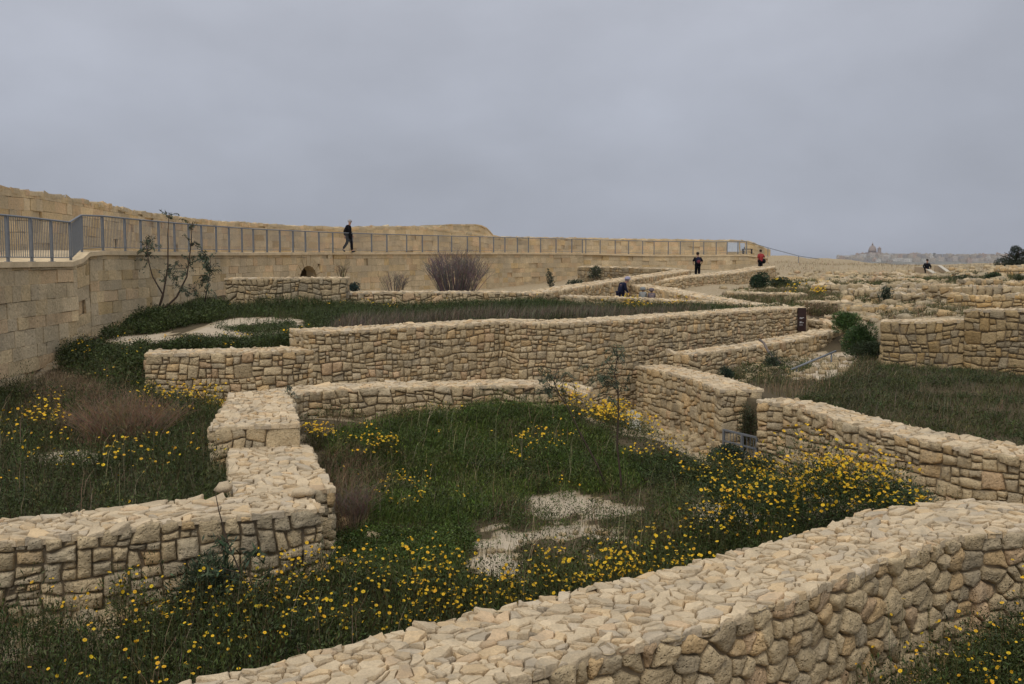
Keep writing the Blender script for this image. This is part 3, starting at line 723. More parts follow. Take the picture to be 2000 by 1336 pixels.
# distance along the wall of the arch
def s_at(P, px):
    best = min(range(len(P.P)), key=lambda i: abs(P.X[i] / P.Y[i] - (px - 1000) / F)); 
    i = best if P.X[best] / P.Y[best] <= (px - 1000) / F else best - 1
    i = max(0, min(i, len(P.P) - 2)); k = (px - 1000) / F
    f0 = P.X[i] / P.Y[i]; f1 = P.X[i + 1] / P.Y[i + 1]
    return P.S[i] + (P.S[i + 1] - P.S[i]) * (k - f0) / (f1 - f0 + 1e-12)
sa, sb = s_at(PW, arch_px[0]), s_at(PW, arch_px[1]); sm = (sa + sb) / 2; sr = (sb - sa) / 2
ztop = PW.pos(sm)[2]; zarch = atd(600, 519, PW.pos(sm)[1])[2]
def arch_z(u):
    k = (u - sm) / sr
    return zarch - .75 * (1 - math.sqrt(max(0, 1 - min(1, abs(k)) ** 2))) if abs(k) < 1 else -99
wall(q, [-2.9, -2.3, -2.0, -2.0, -2.1], .6, **ash, keep=lambda u, qq, zz: not (abs(u - sm) < sr * 1.5 and zz < zarch + .12), core_skip=lambda u, bb: max(bb, arch_z(u) + .05) if abs(u - sm) < sr * 1.05 else bb)
qe = q[-1]; q3 = W3(RP3)
wall([(qe[0], qe[1], qe[2]), (q3[0][0] + .02, q3[0][1], q3[0][2])], -2.2, .6, smooth=False, **ash)
wall(q3, [-2.2] * 5, .6, **ash)
wall(W3(RP4), [-2.0, -1.9, -1.6, -1.3, -1.0], .6, **ash)
# voussoirs around the arch
stv = bast[0]
for k in range(9):
    a0 = math.pi * (k + .06) / 9; a1 = math.pi * (k + .94) / 9
    vs = []
    for o in (-.25, .035):
        for aa, rr in ((a0, 1.0), (a1, 1.0), (a1, 1.5), (a0, 1.5)):
            u = sm - math.cos(aa) * sr * rr; z = zarch - .75 + math.sin(aa) * .75 * (1 + (rr - 1) * 1.2)
            x, y, *_ = PW.pos(u); nx, ny, tx, ty = PW.nrm(u); vs.append((x + nx * o, y + ny * o, z))
    stv.add(vs, [(4, 5, 6, 7), (0, 3, 2, 1), (0, 1, 5, 4), (1, 2, 6, 5), (2, 3, 7, 6), (3, 0, 4, 7)], (.95, .93, .9))
bw = finish_wall('bastion_wall', 'long curved ashlar retaining wall carrying the walkway and its metal railing', None, bast, None, None, mats=(M_ASH, M_ASH, M_PLAS))
# chamber behind the arch; its deep shade is painted with the dark core colour
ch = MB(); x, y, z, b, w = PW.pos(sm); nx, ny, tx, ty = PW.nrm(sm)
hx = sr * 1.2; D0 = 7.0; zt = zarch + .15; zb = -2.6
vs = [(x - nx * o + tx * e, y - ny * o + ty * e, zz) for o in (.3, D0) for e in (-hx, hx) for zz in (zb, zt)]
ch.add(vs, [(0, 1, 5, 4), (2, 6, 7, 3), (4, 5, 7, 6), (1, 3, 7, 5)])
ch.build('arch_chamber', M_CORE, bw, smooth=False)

# parapet behind the walkway
PPx = [(-260, 322, 21.5), (-100, 348, 25.5), (0, 368, 29), (100, 381, 33.5), (200, 400, 38), (300, 418, 43.5), (400, 431, 49.5), (540, 440, 57), (680, 446, 62.5), (740, 443.5, 65), (850, 445.5, 70), (960, 462, 75.5), (1000, 464, 77.5), (1140, 466, 84), (1280, 468, 88), (1400, 470, 91), (1460, 472, 93), (1505, 489, 94.5)]
pp = W3(PPx)
par = new3()
wall(pp, [-.3] * 6 + [0.1] * 12, 1.3, style='ashlar', lod=0, bulge=.004, gap=.0015, ends=(1, 1), cap=False, mbs=par)
P2 = Path(pp, -.3, 1.3)
emit_stones(par[1], voronoi_cells(P2.L, 1.3, .55, 1.3), P2.top(1.3), .012, .05, 0, 'warm', None, rough=.3, back=.1, lift=.02)
mound = [(850, 446, 71), (868, 438.5, 72), (905, 438, 74), (945, 440.5, 76), (966, 462, 77)]
mpts = W3(mound)
wall(mpts, [1.9, 1.9, 1.8, 1.6, 1.4], 2.2, style='ashlar', lod=0, bulge=.02, gap=.004, ends=(1, 1), cap=False, mbs=par, side=None)
finish_wall('parapet_wall', 'tall weathered ashlar parapet behind the walkway railing, with a raised hump near its middle', None, par, None, None, mats=(M_ASH, M_ASH, M_PLAS))
# walkway strip
wk = MB(); front = W3(RP[:]) + W3(RP2[:]) + W3(RP3[:]) + W3(RP4[1:])
FP = Path(front, 0, 1, smooth=False)
n = 70; vs = []
for i in range(n + 1):
    k = i / n
    x, y, z, *_ = FP.pos(k * FP.L)
    j = np.interp(k, [0, .09, .2, .5, .75, 1], [0, .12, .26, .5, .75, 1]) * P2.L
    # pair each front point with the nearest parapet point
    d = [(a - x) ** 2 + (b - y) ** 2 for a, b in zip(P2.X, P2.Y)]; jj = d.index(min(d)); X2, Y2 = P2.X[jj], P2.Y[jj]
    nx, ny, *_ = FP.nrm(k * FP.L)
    vs += [(x + nx * .07, y + ny * .07, z - .12), (x + nx * .07, y + ny * .07, z + .01), (X2 - nx * .3, Y2 - ny * .3, z + .03)]
fs = []
for i in range(n): fs += [(i * 3, i * 3 + 3, i * 3 + 4, i * 3 + 1), (i * 3 + 1, i * 3 + 4, i * 3 + 5, i * 3 + 2)]
wk.add(vs, fs, (1.25, 1.25, 1.25)); o = wk.build('walkway', M_PLAS, smooth=False); tag(o, 'pale stone walkway along the top of the bastion', kind='structure')

# railing
rl = empty('metal_railing', front[2]); tag(rl, 'long grey metal railing with thin vertical bars along the walkway edge', 'railing')
base_pts = [(-300, 520, 17), (-100, 514, 20.2), (0, 512.5, 22.5), (75, 512, 24.6), (151, 512, 27.4), (172, 490, 29.6), (300, 492, 34.9), (400, 493, 40.1), (500, 493.5, 45.7), (640, 493, 53.8), (760, 493, 60), (880, 493, 66), (1000, 493.5, 71.5), (1140, 494.5, 78.5), (1280, 497, 82), (1400, 497, 85), (1460, 496, 87)]
BPth = Path(W3(base_pts), 0, 1, smooth=False)
off = .12
def rail_pt(s, h):
    x, y, z, *_ = BPth.pos(s); nx, ny, *_ = BPth.nrm(s); return Vector((x - nx * off - rl.location.x, y - ny * off - rl.location.y, z + h - rl.location.z))
posts_px = [-220, -160, -105, -62, -15, 28, 75, 112, 150, 172, 208, 250, 283, 318, 347, 375, 402, 428, 452, 478, 502, 525, 548, 573, 598, 627, 654, 690, 728, 760, 796, 826, 858, 885, 914, 938, 965, 988, 1012, 1032, 1055, 1085, 1117, 1139, 1145, 1172, 1201, 1227, 1255, 1278, 1305, 1328, 1353, 1374, 1399, 1420, 1441, 1460]
ss = [s_at(BPth, p) for p in posts_px]
RH = 1.08
hr = MB(); br = MB()
pl = [rail_pt(s, RH) for s in ss]
end1 = Vector(atd(1500, 484, 88)) - rl.location; end2 = Vector(atd(1560, 500, 90)) - rl.location; end3 = Vector(atd(1600, 506, 92)) - rl.location
hr.tube(pl + [end1, end2, end3], .026, 8); hr.build('handrail', M_STEEL, rl)
br.tube([rail_pt(s, .12) for s in ss], .014, 5); br.build('bottom_rail', M_STEEL, rl)
for i, s in enumerate(ss):
    p = MB(); nx, ny, tx, ty = BPth.nrm(s); b = rail_pt(s, -.02)
    p.box(b + Vector((0, 0, RH / 2 + .01)), (.05, .065, RH), math.atan2(ty, tx)); p.box(b + Vector((0, 0, .03)), (.12, .14, .02), math.atan2(ty, tx))
    p.build('railing_post', M_STEEL, rl, smooth=False)
for e, dz in ((end1, .95), (end2, 1.0)):
    p = MB(); p.box(e - Vector((0, 0, dz / 2)), (.05, .05, dz)); p.build('railing_post', M_STEEL, rl, smooth=False)
for i in range(len(ss) - 1):
    s0, s1 = ss[i], ss[i + 1]
    if s1 - s0 < .4: continue
    n = max(2, int(round((s1 - s0) / .115))); pm = MB()
    for k in range(1, n):
        s = s0 + (s1 - s0) * k / n; pm.tube([rail_pt(s, .12), rail_pt(s, RH - .02)], .0085, 4, cap=False)
    pm.build('bar_panel', M_STEEL, rl)

# white board behind the railing
M_WHT = flat_mat('white board', (.46, .50, .56), .4); M_DGR = flat_mat('dark metal', (.06, .06, .07), .6); M_BRN = flat_mat('brown sign', (.035, .018, .015), .5)
bd = empty('information_board', atd(1437, 496, 88.5)); tag(bd, 'pale grey information board leaning behind the far end of the railing', 'board')
p = MB(); p.box((-.25, 0, .6), (1.05, .05, .85), 0, tilt=R(-14)); p.box((.62, .1, .62), (.4, .05, .7), 0, tilt=R(-14)); p.build('panel', M_WHT, bd, smooth=False)
for sx in (-1, 1):
    p = MB(); p.tube([(sx * .75, .12, 0), (sx * .75, 0, .62)], .03, 6); p.build('leg', M_DGR, bd)
bn = empty('bench', atd(1455, 496, 88.2)); tag(bn, 'small dark bench beside the pale board at the railing end', 'bench')
p = MB(); p.box((.2, 0, .42), (.9, .4, .06)); p.build('seat', M_DGR, bn, smooth=False)
for sx in (-1, 1):
    p = MB(); p.box((.2 + sx * .38, 0, .2), (.06, .38, .39)); p.build('leg', M_DGR, bn, smooth=False)

# ------------------------------------------------------------------ brown sign, gate, hand rail, stair walls
sp = Vector(at(1565, 602, -1.72)); sgn = empty('site_sign', sp - Vector((0, .25, .9))); tag(sgn, 'tall dark brown panel sign with white lettering at the right end of the middle wall', 'sign')
sgn.location = (sp.x - .02, sp.y - .16, sp.z - .86)
p = MB(); p.box((0, 0, .46), (.30, .05, .84)); p.box((0, .04, .46), (.24, .06, .6)); p.build('panel', M_BRN, sgn, smooth=False)
M_LET = flat_mat('white lettering', (.7, .7, .7), .5)
p = MB()
for (zz, x0, ws) in ((.53, -.08, (.05, .03, .04)), (.50, -.08, (.03, .05)), (.38, -.08, (.04, .02)), (.35, -.08, (.05, .03, .03)), (.27, -.08, (.03, .03, .02))):
    xx = x0
    for w_ in ws: p.box((xx + w_ / 2, -.028, zz), (w_, .006, .016)); xx += w_ + .015
p.build('lettering', M_LET, sgn, smooth=False)
# rubbish bag / blue object beside the sign
gt_a = Vector(at(1414, 903, -4.5)); gt_b = Vector(at(1479, 907, -4.5))
gt_a.z = gt_b.z = 0
ga = Vector(atd(1414, 838, 22.3)); gb = Vector(atd(1479, 853, 21.3)); gz_top = ga.z; hgt = .95
gate = empty('metal_gate', (ga.x, ga.y, ga.z - hgt)); tag(gate, 'small grey steel gate with vertical bars between two tan stone walls', 'gate')
dv = Vector((gb.x - ga.x, gb.y - ga.y, 0)); Lg = dv.length; rz = math.atan2(dv.y, dv.x); gate.rotation_euler = (0, 0, rz)
for xx in (0, Lg):
    p = MB(); p.box((xx, 0, hgt / 2 - .05), (.05, .05, hgt + .1)); p.build('post', M_STEEL, gate, smooth=False)
p = MB(); p.box((Lg / 2, 0, hgt - .02), (Lg - .06, .04, .04)); p.box((Lg / 2, 0, .68), (Lg - .06, .035, .035)); p.box((Lg / 2, 0, .08), (Lg - .06, .04, .04)); p.box((Lg * .56, 0, hgt / 2), (.07, .044, hgt - .03)); p.build('frame', M_STEEL, gate, smooth=False)
p = MB()
for k in range(1, 10):
    if k in (5,): continue
    p.tube([(Lg * k / 10, 0, .08), (Lg * k / 10, 0, hgt - .03)], .008, 5, cap=False)
p.build('bars', M_STEEL, gate)
p = MB(); p.box((Lg * .56, -.045, .6), (.05, .05, .12)); p.build('latch', M_STEEL, gate, smooth=False)
# hand rail on the slope
h0 = Vector(atd(1545, 722, 27.2)); h1 = Vector(atd(1632, 686, 29.5)); hrl = empty('hand_rail', h0); tag(hrl, 'grey tubular hand rail sloping down the rubble in front of the rear wall', 'handrail')
hrl.location = (h0.x, h0.y, hz1(h0.x, h0.y))
p = MB(); o_ = hrl.location; p.tube([h0 - o_, h1 - o_], .03, 8); p.build('rail', M_STEEL, hrl)
for e in (h0 + (h1 - h0) * .12, h0 + (h1 - h0) * .9):
    p = MB(); p.tube([e - o_, Vector((e.x, e.y, min(hz1(e.x, e.y), e.z - .1) - .1)) - o_], .022, 6); p.build('post', M_STEEL, hrl)
pp_ = [atd(1484, 664, 28.6), atd(1492, 670, 28.2), atd(1500, 686, 27.9), atd(1512, 701, 27.5), atd(1524, 708, 27.2)]
p = MB(); p.tube(pp_, .035, 8, col=(.5, .45, .42)); tag(p.build('bent_pipe', tint_mat('old pipe', (.3, .27, .25))), 'dark bent pipe hanging down the face of the rear wall', 'pipe')
# pale stair walls with light caps
M_CAP = tint_mat('pale cap', (.52, .47, .38), nscale=3, namp=.1)
M_SAND = tint_mat('smooth stone', (.46, .36, .24), nscale=2, namp=.12, bump=.3)
for (a_, b_, c_, lab) in (((1786, 521, 84), (1800, 522, 82), (1822, 535, 78), 'smooth pale stair wall with a white sloping cap, left of the seated visitor'), ((1824, 520, 84), (1832, 520, 83), (1849, 532, 79), 'second pale stair wall with a white sloping cap, right of the visitor in black')):
    pts_ = [Vector(atd(*k)) for k in (a_, b_, c_)]
    r0 = empty('stair_wall', (pts_[0].x, pts_[0].y, pts_[0].z - 1)); tag(r0, lab, 'wall', 'pale stair walls', 'thing'); L0 = r0.location
    wb = MB(); cb = MB(); dd = Vector((.35, .25, 0))
    vs = []
    for q_ in pts_:
        for e in (Vector((0, 0, 0)), dd):
            vs += [tuple(q_ + e - L0), tuple(Vector((q_.x, q_.y, q_.z - 1.6)) + e - L0)]
    fs = []
    for i in range(2):
        a = i * 4; fs += [(a, a + 1, a + 5, a + 4), (a + 2, a + 6, a + 7, a + 3), (a, a + 4, a + 6, a + 2)]
    fs += [(0, 2, 3, 1), (8, 9, 11, 10)]
    wb.add(vs, fs); wb.build('wall_body', M_SAND, r0, smooth=False)
    vs = []
    for q_ in pts_[1:]:
        for zz in (.01, .08):
            for e in (-.12, 1.12): vs.append(tuple(q_ + dd * e + Vector((0, 0, zz)) - L0))
    cb.add(vs, [(0, 1, 3, 2), (4, 6, 7, 5), (2, 3, 7, 6), (0, 4, 5, 1), (0, 2, 6, 4), (1, 5, 7, 3)]); cb.build('cap', M_CAP, r0, smooth=False)
# bright paved lane patch
pv = MB(); a_ = [at(1215, 780, -4.37), at(1262, 780, -4.37), at(1262, 812, -4.40), at(1215, 806, -4.40)]
g1 = [( 2.6, 25.5), (3.3, 25.2), (3.9, 29.5), (4.2, 31.2), (3.0, 31.5), (2.9, 29)]
zz = sorted(hz1(*k) for k in g1)[2] + .05
pv.add([(x, y, zz) for x, y in g1] + [(x, y, zz - .25) for x, y in g1], [(0, 1, 2, 3, 4, 5)] + [(i, i + 6, (i + 1) % 6 + 6, (i + 1) % 6) for i in range(6)], (1.1, 1.15, 1.2)); tag(pv.build('paved_lane', M_CAP, smooth=False), 'pale smooth paving in the lane beside the tan wall', kind='structure')

# loose boulders and rubble
def boulder(mb, c, r, pal='warm', flat=.7):
    n1_, n2_ = 8, 5; vs = []; sd = rnd.uniform(0, 99); ax = (rnd.uniform(.8, 1.3), rnd.uniform(.8, 1.2), flat * rnd.uniform(.8, 1.2)); rz = rnd.uniform(0, 6.28)
    for j in range(n2_ + 1):
        ph = math.pi * j / n2_
        for i in range(n1_):
            th = 2 * math.pi * i / n1_ + rz
            d = Vector((math.sin(ph) * math.cos(th), math.sin(ph) * math.sin(th), math.cos(ph)))
            k = r * (1 + .45 * mnoise.noise(d * 1.3 + Vector((sd, 0, 0))))
            k = k * (1 + .22 * mnoise.noise(d * 3.1 + Vector((0, sd, 0)))) / max(abs(d.x), abs(d.y), abs(d.z)) ** .75
            vs.append((c[0] + d.x * k * ax[0], c[1] + d.y * k * ax[1], c[2] + d.z * k * ax[2]))
    fs = [(j * n1_ + i, j * n1_ + (i + 1) % n1_, (j + 1) * n1_ + (i + 1) % n1_, (j + 1) * n1_ + i) for j in range(n2_) for i in range(n1_)]
    mb.add(vs, fs, tuple(.86 * q for q in stone_tint(pal)))
rb = MB()
def scatter_poly(P, n):
    P = np.array(P); lo, hi = P.min(0), P.max(0); out = []
    while len(out) < n:
        q = npr.uniform(lo, hi, (n * 2, 2)); q = q[inpoly(q[:, 0], q[:, 1], P)]; out.extend(q.tolist())
    return np.array(out[:n])
def rubble(P, n, r0, r1, pal='warm'):
    for x, y in scatter_poly(P, n):
        r = rnd.uniform(r0, r1) * rnd.choice((.6, .8, 1)); boulder(rb, (x, y, hz1(x, y) + r * .3), r, pal)
rubble(PG((1500, 545), (2060, 535), (2060, 600), (1640, 612), (1500, 580)), 420, .08, .34, 'grey')
rubble(PG((1500, 535), (1780, 526), (1790, 545), (1500, 552)), 260, .08, .28)
rubble(PG((1850, 528), (2060, 520), (2060, 560), (1850, 560)), 260, .1, .36, 'grey')
rubble(PG((1640, 575), (1860, 572), (1860, 608), (1640, 608)), 200, .08, .3, 'warm')
rubble(PG((1400, 560), (1640, 575), (1640, 604), (1560, 604)), 90, .06, .22, 'grey')
rubble(PG((1400, 590), (1430, 568), (1560, 552), (1620, 572), (1500, 604)), 160, .07, .24)
rubble(PG((1700, 600), (1890, 600), (1890, 621), (1720, 624)), 170, .05, .22, 'grey')
rubble(PG((1560, 612), (1720, 612), (1715, 680), (1640, 660)), 60, .06, .2)
rubble(PG((1395, 745), (1440, 715), (1520, 708), (1520, 745), (1440, 765)), 110, .03, .12)
rubble(PG((1440, 705), (1600, 690), (1700, 700), (1640, 745), (1480, 740)), 150, .04, .16)
rubble(PG((1150, 530), (1300, 528), (1400, 535), (1200, 545)), 40, .1, .25)
rubble([(4.6, 21.3), (5.3, 21), (5.2, 24), (4.3, 26.5), (3.6, 25.5), (4, 22.5)], 130, .04, .15)
rubble([(-6.5, 9.5), (-3.5, 10.6), (-3.4, 11.2), (-6.5, 10.3)], 60, .03, .12, 'grey')
rubble([(-2.3, 11.3), (-1.9, 11.4), (-2.0, 14), (-2.6, 15.5), (-3, 15.6)], 26, .05, .16, 'grey')
rubble(PG((930, 1080), (1010, 1050), (1190, 1040), (1450, 1020), (1400, 1060), (1000, 1140)), 60, .02, .08)
rubble([(5, 13.2), (7.3, 13.2), (7.4, 14.2), (5.5, 14.5)], 30, .05, .14)
tag(rb.build('rubble', M_RUB), 'loose limestone rubble lying at the feet of walls and among the ruins', kind='stuff')
for (px, py, d, r, lab) in ((437, 962, 12.7, .095, 'loose rounded stone resting on the left wall top beside its corner'), (592, 980, 12.4, .11, 'flat pale capstone at the corner of the left wall')):
    mb_ = MB(); c = atd(px, py, d); boulder(mb_, (0, 0, r * .35), r, 'none', .62); tag(mb_.build('loose_stone', M_TOP, loc=(c[0], c[1], -2.97)), lab, 'stone', 'loose stones')

# ------------------------------------------------------------------ plants
def unit(v): return v / (np.linalg.norm(v, axis=-1, keepdims=True) + 1e-9)
def leaf_quads(c, d, l, w):
    """rhombic leaves centred at c (N,3), axis d, length l, width w"""
    N = len(c); r = npr.normal(size=(N, 3)); s = unit(np.cross(d, r)); l = np.asarray(l).reshape(-1, 1); w = np.asarray(w).reshape(-1, 1)
    return np.stack([c - d * l / 2, c + s * w / 2 + d * l * .05, c + d * l / 2, c - s * w / 2 + d * l * .05], 1)
def blades(b, h, lean, w, bend=.5):
    """curved grass blades as two quads each"""
    N = len(b); a = npr.uniform(0, 2 * np.pi, N); dirv = np.stack([np.cos(a), np.sin(a), np.zeros(N)], -1)
    s = np.stack([-np.sin(a + .7), np.cos(a + .7), np.zeros(N)], -1) * np.asarray(w).reshape(-1, 1) / 2
    h = np.asarray(h).reshape(-1, 1); ln = np.asarray(lean).reshape(-1, 1) * h
    m_ = b + dirv * ln * .35 + np.array([0, 0, 1.]) * h * .6; t_ = b + dirv * ln + np.array([0, 0, 1.]) * h * (1 - .25 * np.asarray(lean).reshape(-1, 1))
    q1 = np.stack([b - s, b + s, m_ + s * .7, m_ - s * .7], 1); q2 = np.stack([m_ - s * .7, m_ + s * .7, t_ + s * .08, t_ - s * .08], 1)
    return np.concatenate([q1, q2]), t_
def field(P, n, bare=True, thin=None):
    q = scatter_poly(P, n); x, y = q[:, 0], q[:, 1]
    if bare:
        k = np.ones(len(x), bool)
        for B in BARE: k &= ~(inpoly(x, y, B) & (npr.random(len(x)) < .89))
        q = q[k]
    if thin:
        x, y = q[:, 0], q[:, 1]
        f = np.sin(x * thin[0] + 1.3 * np.sin(y * thin[0] * .8)) * np.cos(y * thin[0] * 1.1 + 1.7 * np.sin(x * thin[0] * .6))
        q = q[f > thin[1] + npr.normal(0, .25, len(x))]
    return np.stack([q[:, 0], q[:, 1], hz(q[:, 0], q[:, 1])], -1)
def cols(N, base, var=.25, hue=.12):
    c = np.array(base) * (1 + npr.normal(0, var, (N, 1))).clip(.35, 2); return (c * (1 + npr.normal(0, hue, (N, 3)))).clip(.002, 1)
GREEN = (.060, .090, .015); DGREEN = (.047, .064, .015); OLIVE = (.090, .085, .028); LIME = (.10, .135, .022); DRY = (.26, .195, .115); RDRY = (.20, .13, .085); GREY = (.14, .12, .10)
YEL = (.66, .41, .015); ORG = (.30, .155, .03)
class Veg:
    def __init__(s): s.q = []; s.c = []
    def add(s, q, c):
        if len(q): s.q.append(q); s.c.append(c)
    def build(s, name, mat, parent=None): return mesh_np(name, np.concatenate(s.q), 4, np.concatenate(s.c), mat, parent)
def herb(V, base, r, h, m, ll, lw, col, spread=.9, up=.5, var=.28, dome=True):
    """leafy tufts: m leaves round every base point"""
    N = len(base); b = np.repeat(base, m, 0); cc = np.repeat(cols(N, col, .22, .08), m, 0) * (1 + npr.normal(0, var, (N * m, 1))).clip(.4, 2)
    rr = (np.asarray(r) * np.ones(N)); hh = (np.asarray(h) * np.ones(N)) * npr.uniform(.6, 1.2, N)
    R_ = np.repeat(rr, m); Hh = np.repeat(hh, m); a = npr.uniform(0, 2 * np.pi, N * m); u = npr.random(N * m) ** .5; v = npr.random(N * m) ** .75
    top = Hh * (np.sqrt(1 - .8 * u * u) if dome else 1)
    c = b + np.stack([np.cos(a) * u * R_, np.sin(a) * u * R_, v * top + .01], -1)
    d = unit(np.stack([np.cos(a) * spread * u, np.sin(a) * spread * u, np.full(N * m, up)], -1) + npr.normal(0, .45, (N * m, 3)))
    s = npr.uniform(.6, 1.3, N * m)
    V.add(leaf_quads(c, d, ll * s, lw * s), cc)
def grass(V, base, h, w, lean, col, var=.25):
    N = len(base); hh = h * npr.uniform(.45, 1.25, N); q, t_ = blades(base, hh, lean * npr.uniform(.1, 1.3, N), w * npr.uniform(.7, 1.3, N)); c = cols(N, col, var, .1); V.add(q, np.concatenate([c, c])); return t_
def heads(V, pts, size, col, tilt=.45, petals=10):
    """daisy heads: fans of petals (quads) facing mostly up"""
    N = len(pts); nrm_ = unit(np.array([0, -.25, 1.]) + npr.normal(0, tilt, (N, 3))); a = unit(np.cross(nrm_, npr.normal(size=(N, 3)))); b = np.cross(nrm_, a)
    s = (size * npr.uniform(.55, 1.25, N)).reshape(-1, 1) / 2; cc = cols(N, col, .12, .06); cup = npr.uniform(-.05, .35, (N, 1))
    for k in range(petals):
        t0 = 2 * np.pi * k / petals; dt = np.pi / petals * .95
        d0 = a * np.cos(t0) + b * np.sin(t0); l_ = a * np.cos(t0 - dt) + b * np.sin(t0 - dt); r_ = a * np.cos(t0 + dt) + b * np.sin(t0 + dt)
        V.add(np.stack([pts + 0 * s * d0, pts + l_ * s * .75 + nrm_ * s * cup * .6, pts + d0 * s + nrm_ * s * cup, pts + r_ * s * .75 + nrm_ * s * cup * .6], 1), cc)
    cc2 = cc * np.array([.8, .62, .5])
    for k in range(3):
        t0 = 2 * np.pi * k / 3; q = [pts + (a * np.cos(t0 + e) + b * np.sin(t0 + e)) * s * .3 + nrm_ * s * .16 for e in (0, 1.05, 2.1)]
        V.add(np.stack([pts + nrm_ * s * .26] + q, 1), cc2)
def buds(V, pts, size, col):
    N = len(pts); s = size * npr.uniform(.6, 1.2, (N, 1)); cc = cols(N, col, .25, .1)
    ex = np.array([1., 0, 0]) * s / 2; ey = np.array([0, 1., 0]) * s / 2; ez = np.array([0, 0, 1.]) * s / 2
    for p, q in ((ex, ey), (ey, -ex), (-ex, -ey), (-ey, ex)):
        V.add(np.stack([pts + ez, pts + p, pts - ez, pts + q], 1), cc)
def stems(V, b, t_, w, col):
    N = len(b); d = t_ - b; s = unit(np.cross(d, npr.normal(size=(N, 3)))) * w / 2; m_ = (b + t_) / 2 + npr.normal(0, .03, (N, 3)); c = cols(N, col, .2, .08)
    V.add(np.stack([b - s, b + s, m_ + s * .8, m_ - s * .8], 1), c); V.add(np.stack([m_ - s * .8, m_ + s * .8, t_ + s * .5, t_ - s * .5], 1), c)

HG = Veg(); DG = Veg(); FL = Veg()          # green herbage, dry stems, daisies
def daisies(P, nclump, h, nf=6, r=.22, leafcol=DGREEN, m=60, fs=.045, ll=.05, bud=.5, thin=None, bare=True, clus=.5):
    b = field(P, nclump, bare, thin); N = len(b); hc = h * npr.uniform(.5, 1.25, N) ** .9
    f = np.sin(b[:, 0] * 1.9 + 1.3 * np.sin(b[:, 1] * 1.6)) * np.cos(b[:, 1] * 2.2 + 1.7 * np.sin(b[:, 0] * 1.2)) + npr.normal(0, .3, N)
    bloom = f > np.quantile(f, 1 - clus)
    hc = np.where(bloom, hc * 1.1, hc * .9)
    for k in range(3):                           # low, middle and tall clumps
        s = slice(k, None, 3); herb(HG, b[s], r * (1.25 - .15 * k), hc[s] * .92, m, ll, ll * (.24 + .06 * k), leafcol, up=.7, var=.38)
    herb(DG, b[:len(b) // 3], r, h * .9, 14, ll, ll * .22, (.12, .085, .05), up=1)
    k = np.repeat(np.nonzero(bloom)[0], int(nf / clus * .8)); n_ = len(k); hh = hc[k] * npr.uniform(.72, 1.12, n_); a = npr.uniform(0, 6.283, n_); u = npr.random(n_) ** .5 * r * 1.15
    base = b[k] + np.stack([np.cos(a) * u * .3, np.sin(a) * u * .3, 0 * a], -1); tp_ = b[k] + np.stack([np.cos(a) * u, np.sin(a) * u, hh], -1)
    stems(HG, base, tp_, .006, OLIVE)
    sel = npr.random(n_)
    heads(FL, tp_[sel > bud], fs, YEL)
    buds(FL, tp_[sel <= bud] - np.array([0, 0, .03]), fs * .5, ORG)
    return b
# -- garden in front (between near wall and left corner)
Z1 = [(-7.2, 6.6), (-7.0, 10.1), (-5.7, 10.4), (-4.9, 10.1), (-4.2, 10.0), (-3.4, 11.1), (-2.2, 11.8), (-1.6, 11.6), (-.6, 11.1), (1, 11.4), (2.3, 11.7), (2.5, 11.0), (1, 9.75), (-1, 8.35), (-3, 7.1), (-5, 5.9)]
daisies(Z1, 560, .6, nf=4, r=.2, m=85, ll=.05, fs=.038, bud=.66, thin=(1.7, -.4), clus=.55); herb(HG, field(Z1, 420), .22, .5, 70, .05, .014, DGREEN)
grass(HG, field(Z1, 4500), .42, .008, .5, DGREEN); grass(DG, field(Z1, 2600), .5, .005, .35, (.10, .07, .045))
herb(HG, field(Z1, 900), .14, .3, 40, .045, .014, DGREEN)
Z1b = PG((640, 1085), (880, 1060), (900, 1130), (1000, 1150), (880, 1185), (660, 1150))
herb(HG, field(Z1b, 900), .12, .13, 45, .035, .018, GREEN)
Z2 = PG((640, 1060), (700, 1035), (880, 1040), (930, 1060), (900, 1110), (660, 1110))
herb(HG, field(Z2, 700), .13, .14, 55, .032, .02, GREEN)
Zf = [(-4.1, 10.1), (-3.3, 11.0), (-2.2, 11.7), (-1.0, 11.5), (.4, 11.6), (1.2, 11.2), (.6, 10.2), (-.6, 9.3), (-2.2, 8.9), (-3.6, 9.2)]
daisies(Zf, 300, .62, nf=9, r=.22, m=110, ll=.05, fs=.040, bud=.6, clus=.6)
daisies([(1.0, 10.6), (2.4, 11.6), (2.2, 12.1), (.9, 11.5)], 40, .5, nf=12, r=.2, m=60, fs=.042, bud=.45, clus=.8)
# -- main green of the garden
Z3 = PG((640, 860), (760, 830), (900, 815), (1060, 810), (1130, 830), (1180, 860), (1250, 910), (1250, 965), (1040, 975), (960, 1010), (900, 1040), (700, 1040), (650, 960))
herb(HG, field(Z3, 2400, thin=(.9, -.75)), .16, .22, 60, .05, .013, GREEN, up=.9)
herb(HG, field(Z3, 900, thin=(1.3, -.1)), .2, .3, 60, .055, .012, LIME, up=1.2)
grass(HG, field(Z3, 22000), .24, .007, .6, GREEN); grass(HG, field(Z3, 6000, thin=(1.1, .1)), .34, .007, .6, LIME)
grass(DG, field(Z3, 1300, thin=(1.7, .2)), .36, .005, .5, DRY); herb(HG, field(Z3, 420, thin=(2.2, .1)), .2, .36, 80, .06, .016, DGREEN)
daisies(Z3, 60, .35, nf=4, r=.2, m=20, fs=.04, bud=.3)
daisies(PG((660, 870), (760, 880), (800, 930), (700, 930)), 30, .4, nf=7, r=.2, m=40, fs=.045, bud=.2)
daisies(PG((590, 845), (640, 845), (640, 880), (600, 885)), 12, .4, nf=10, r=.2, m=60, fs=.05, bud=.15)
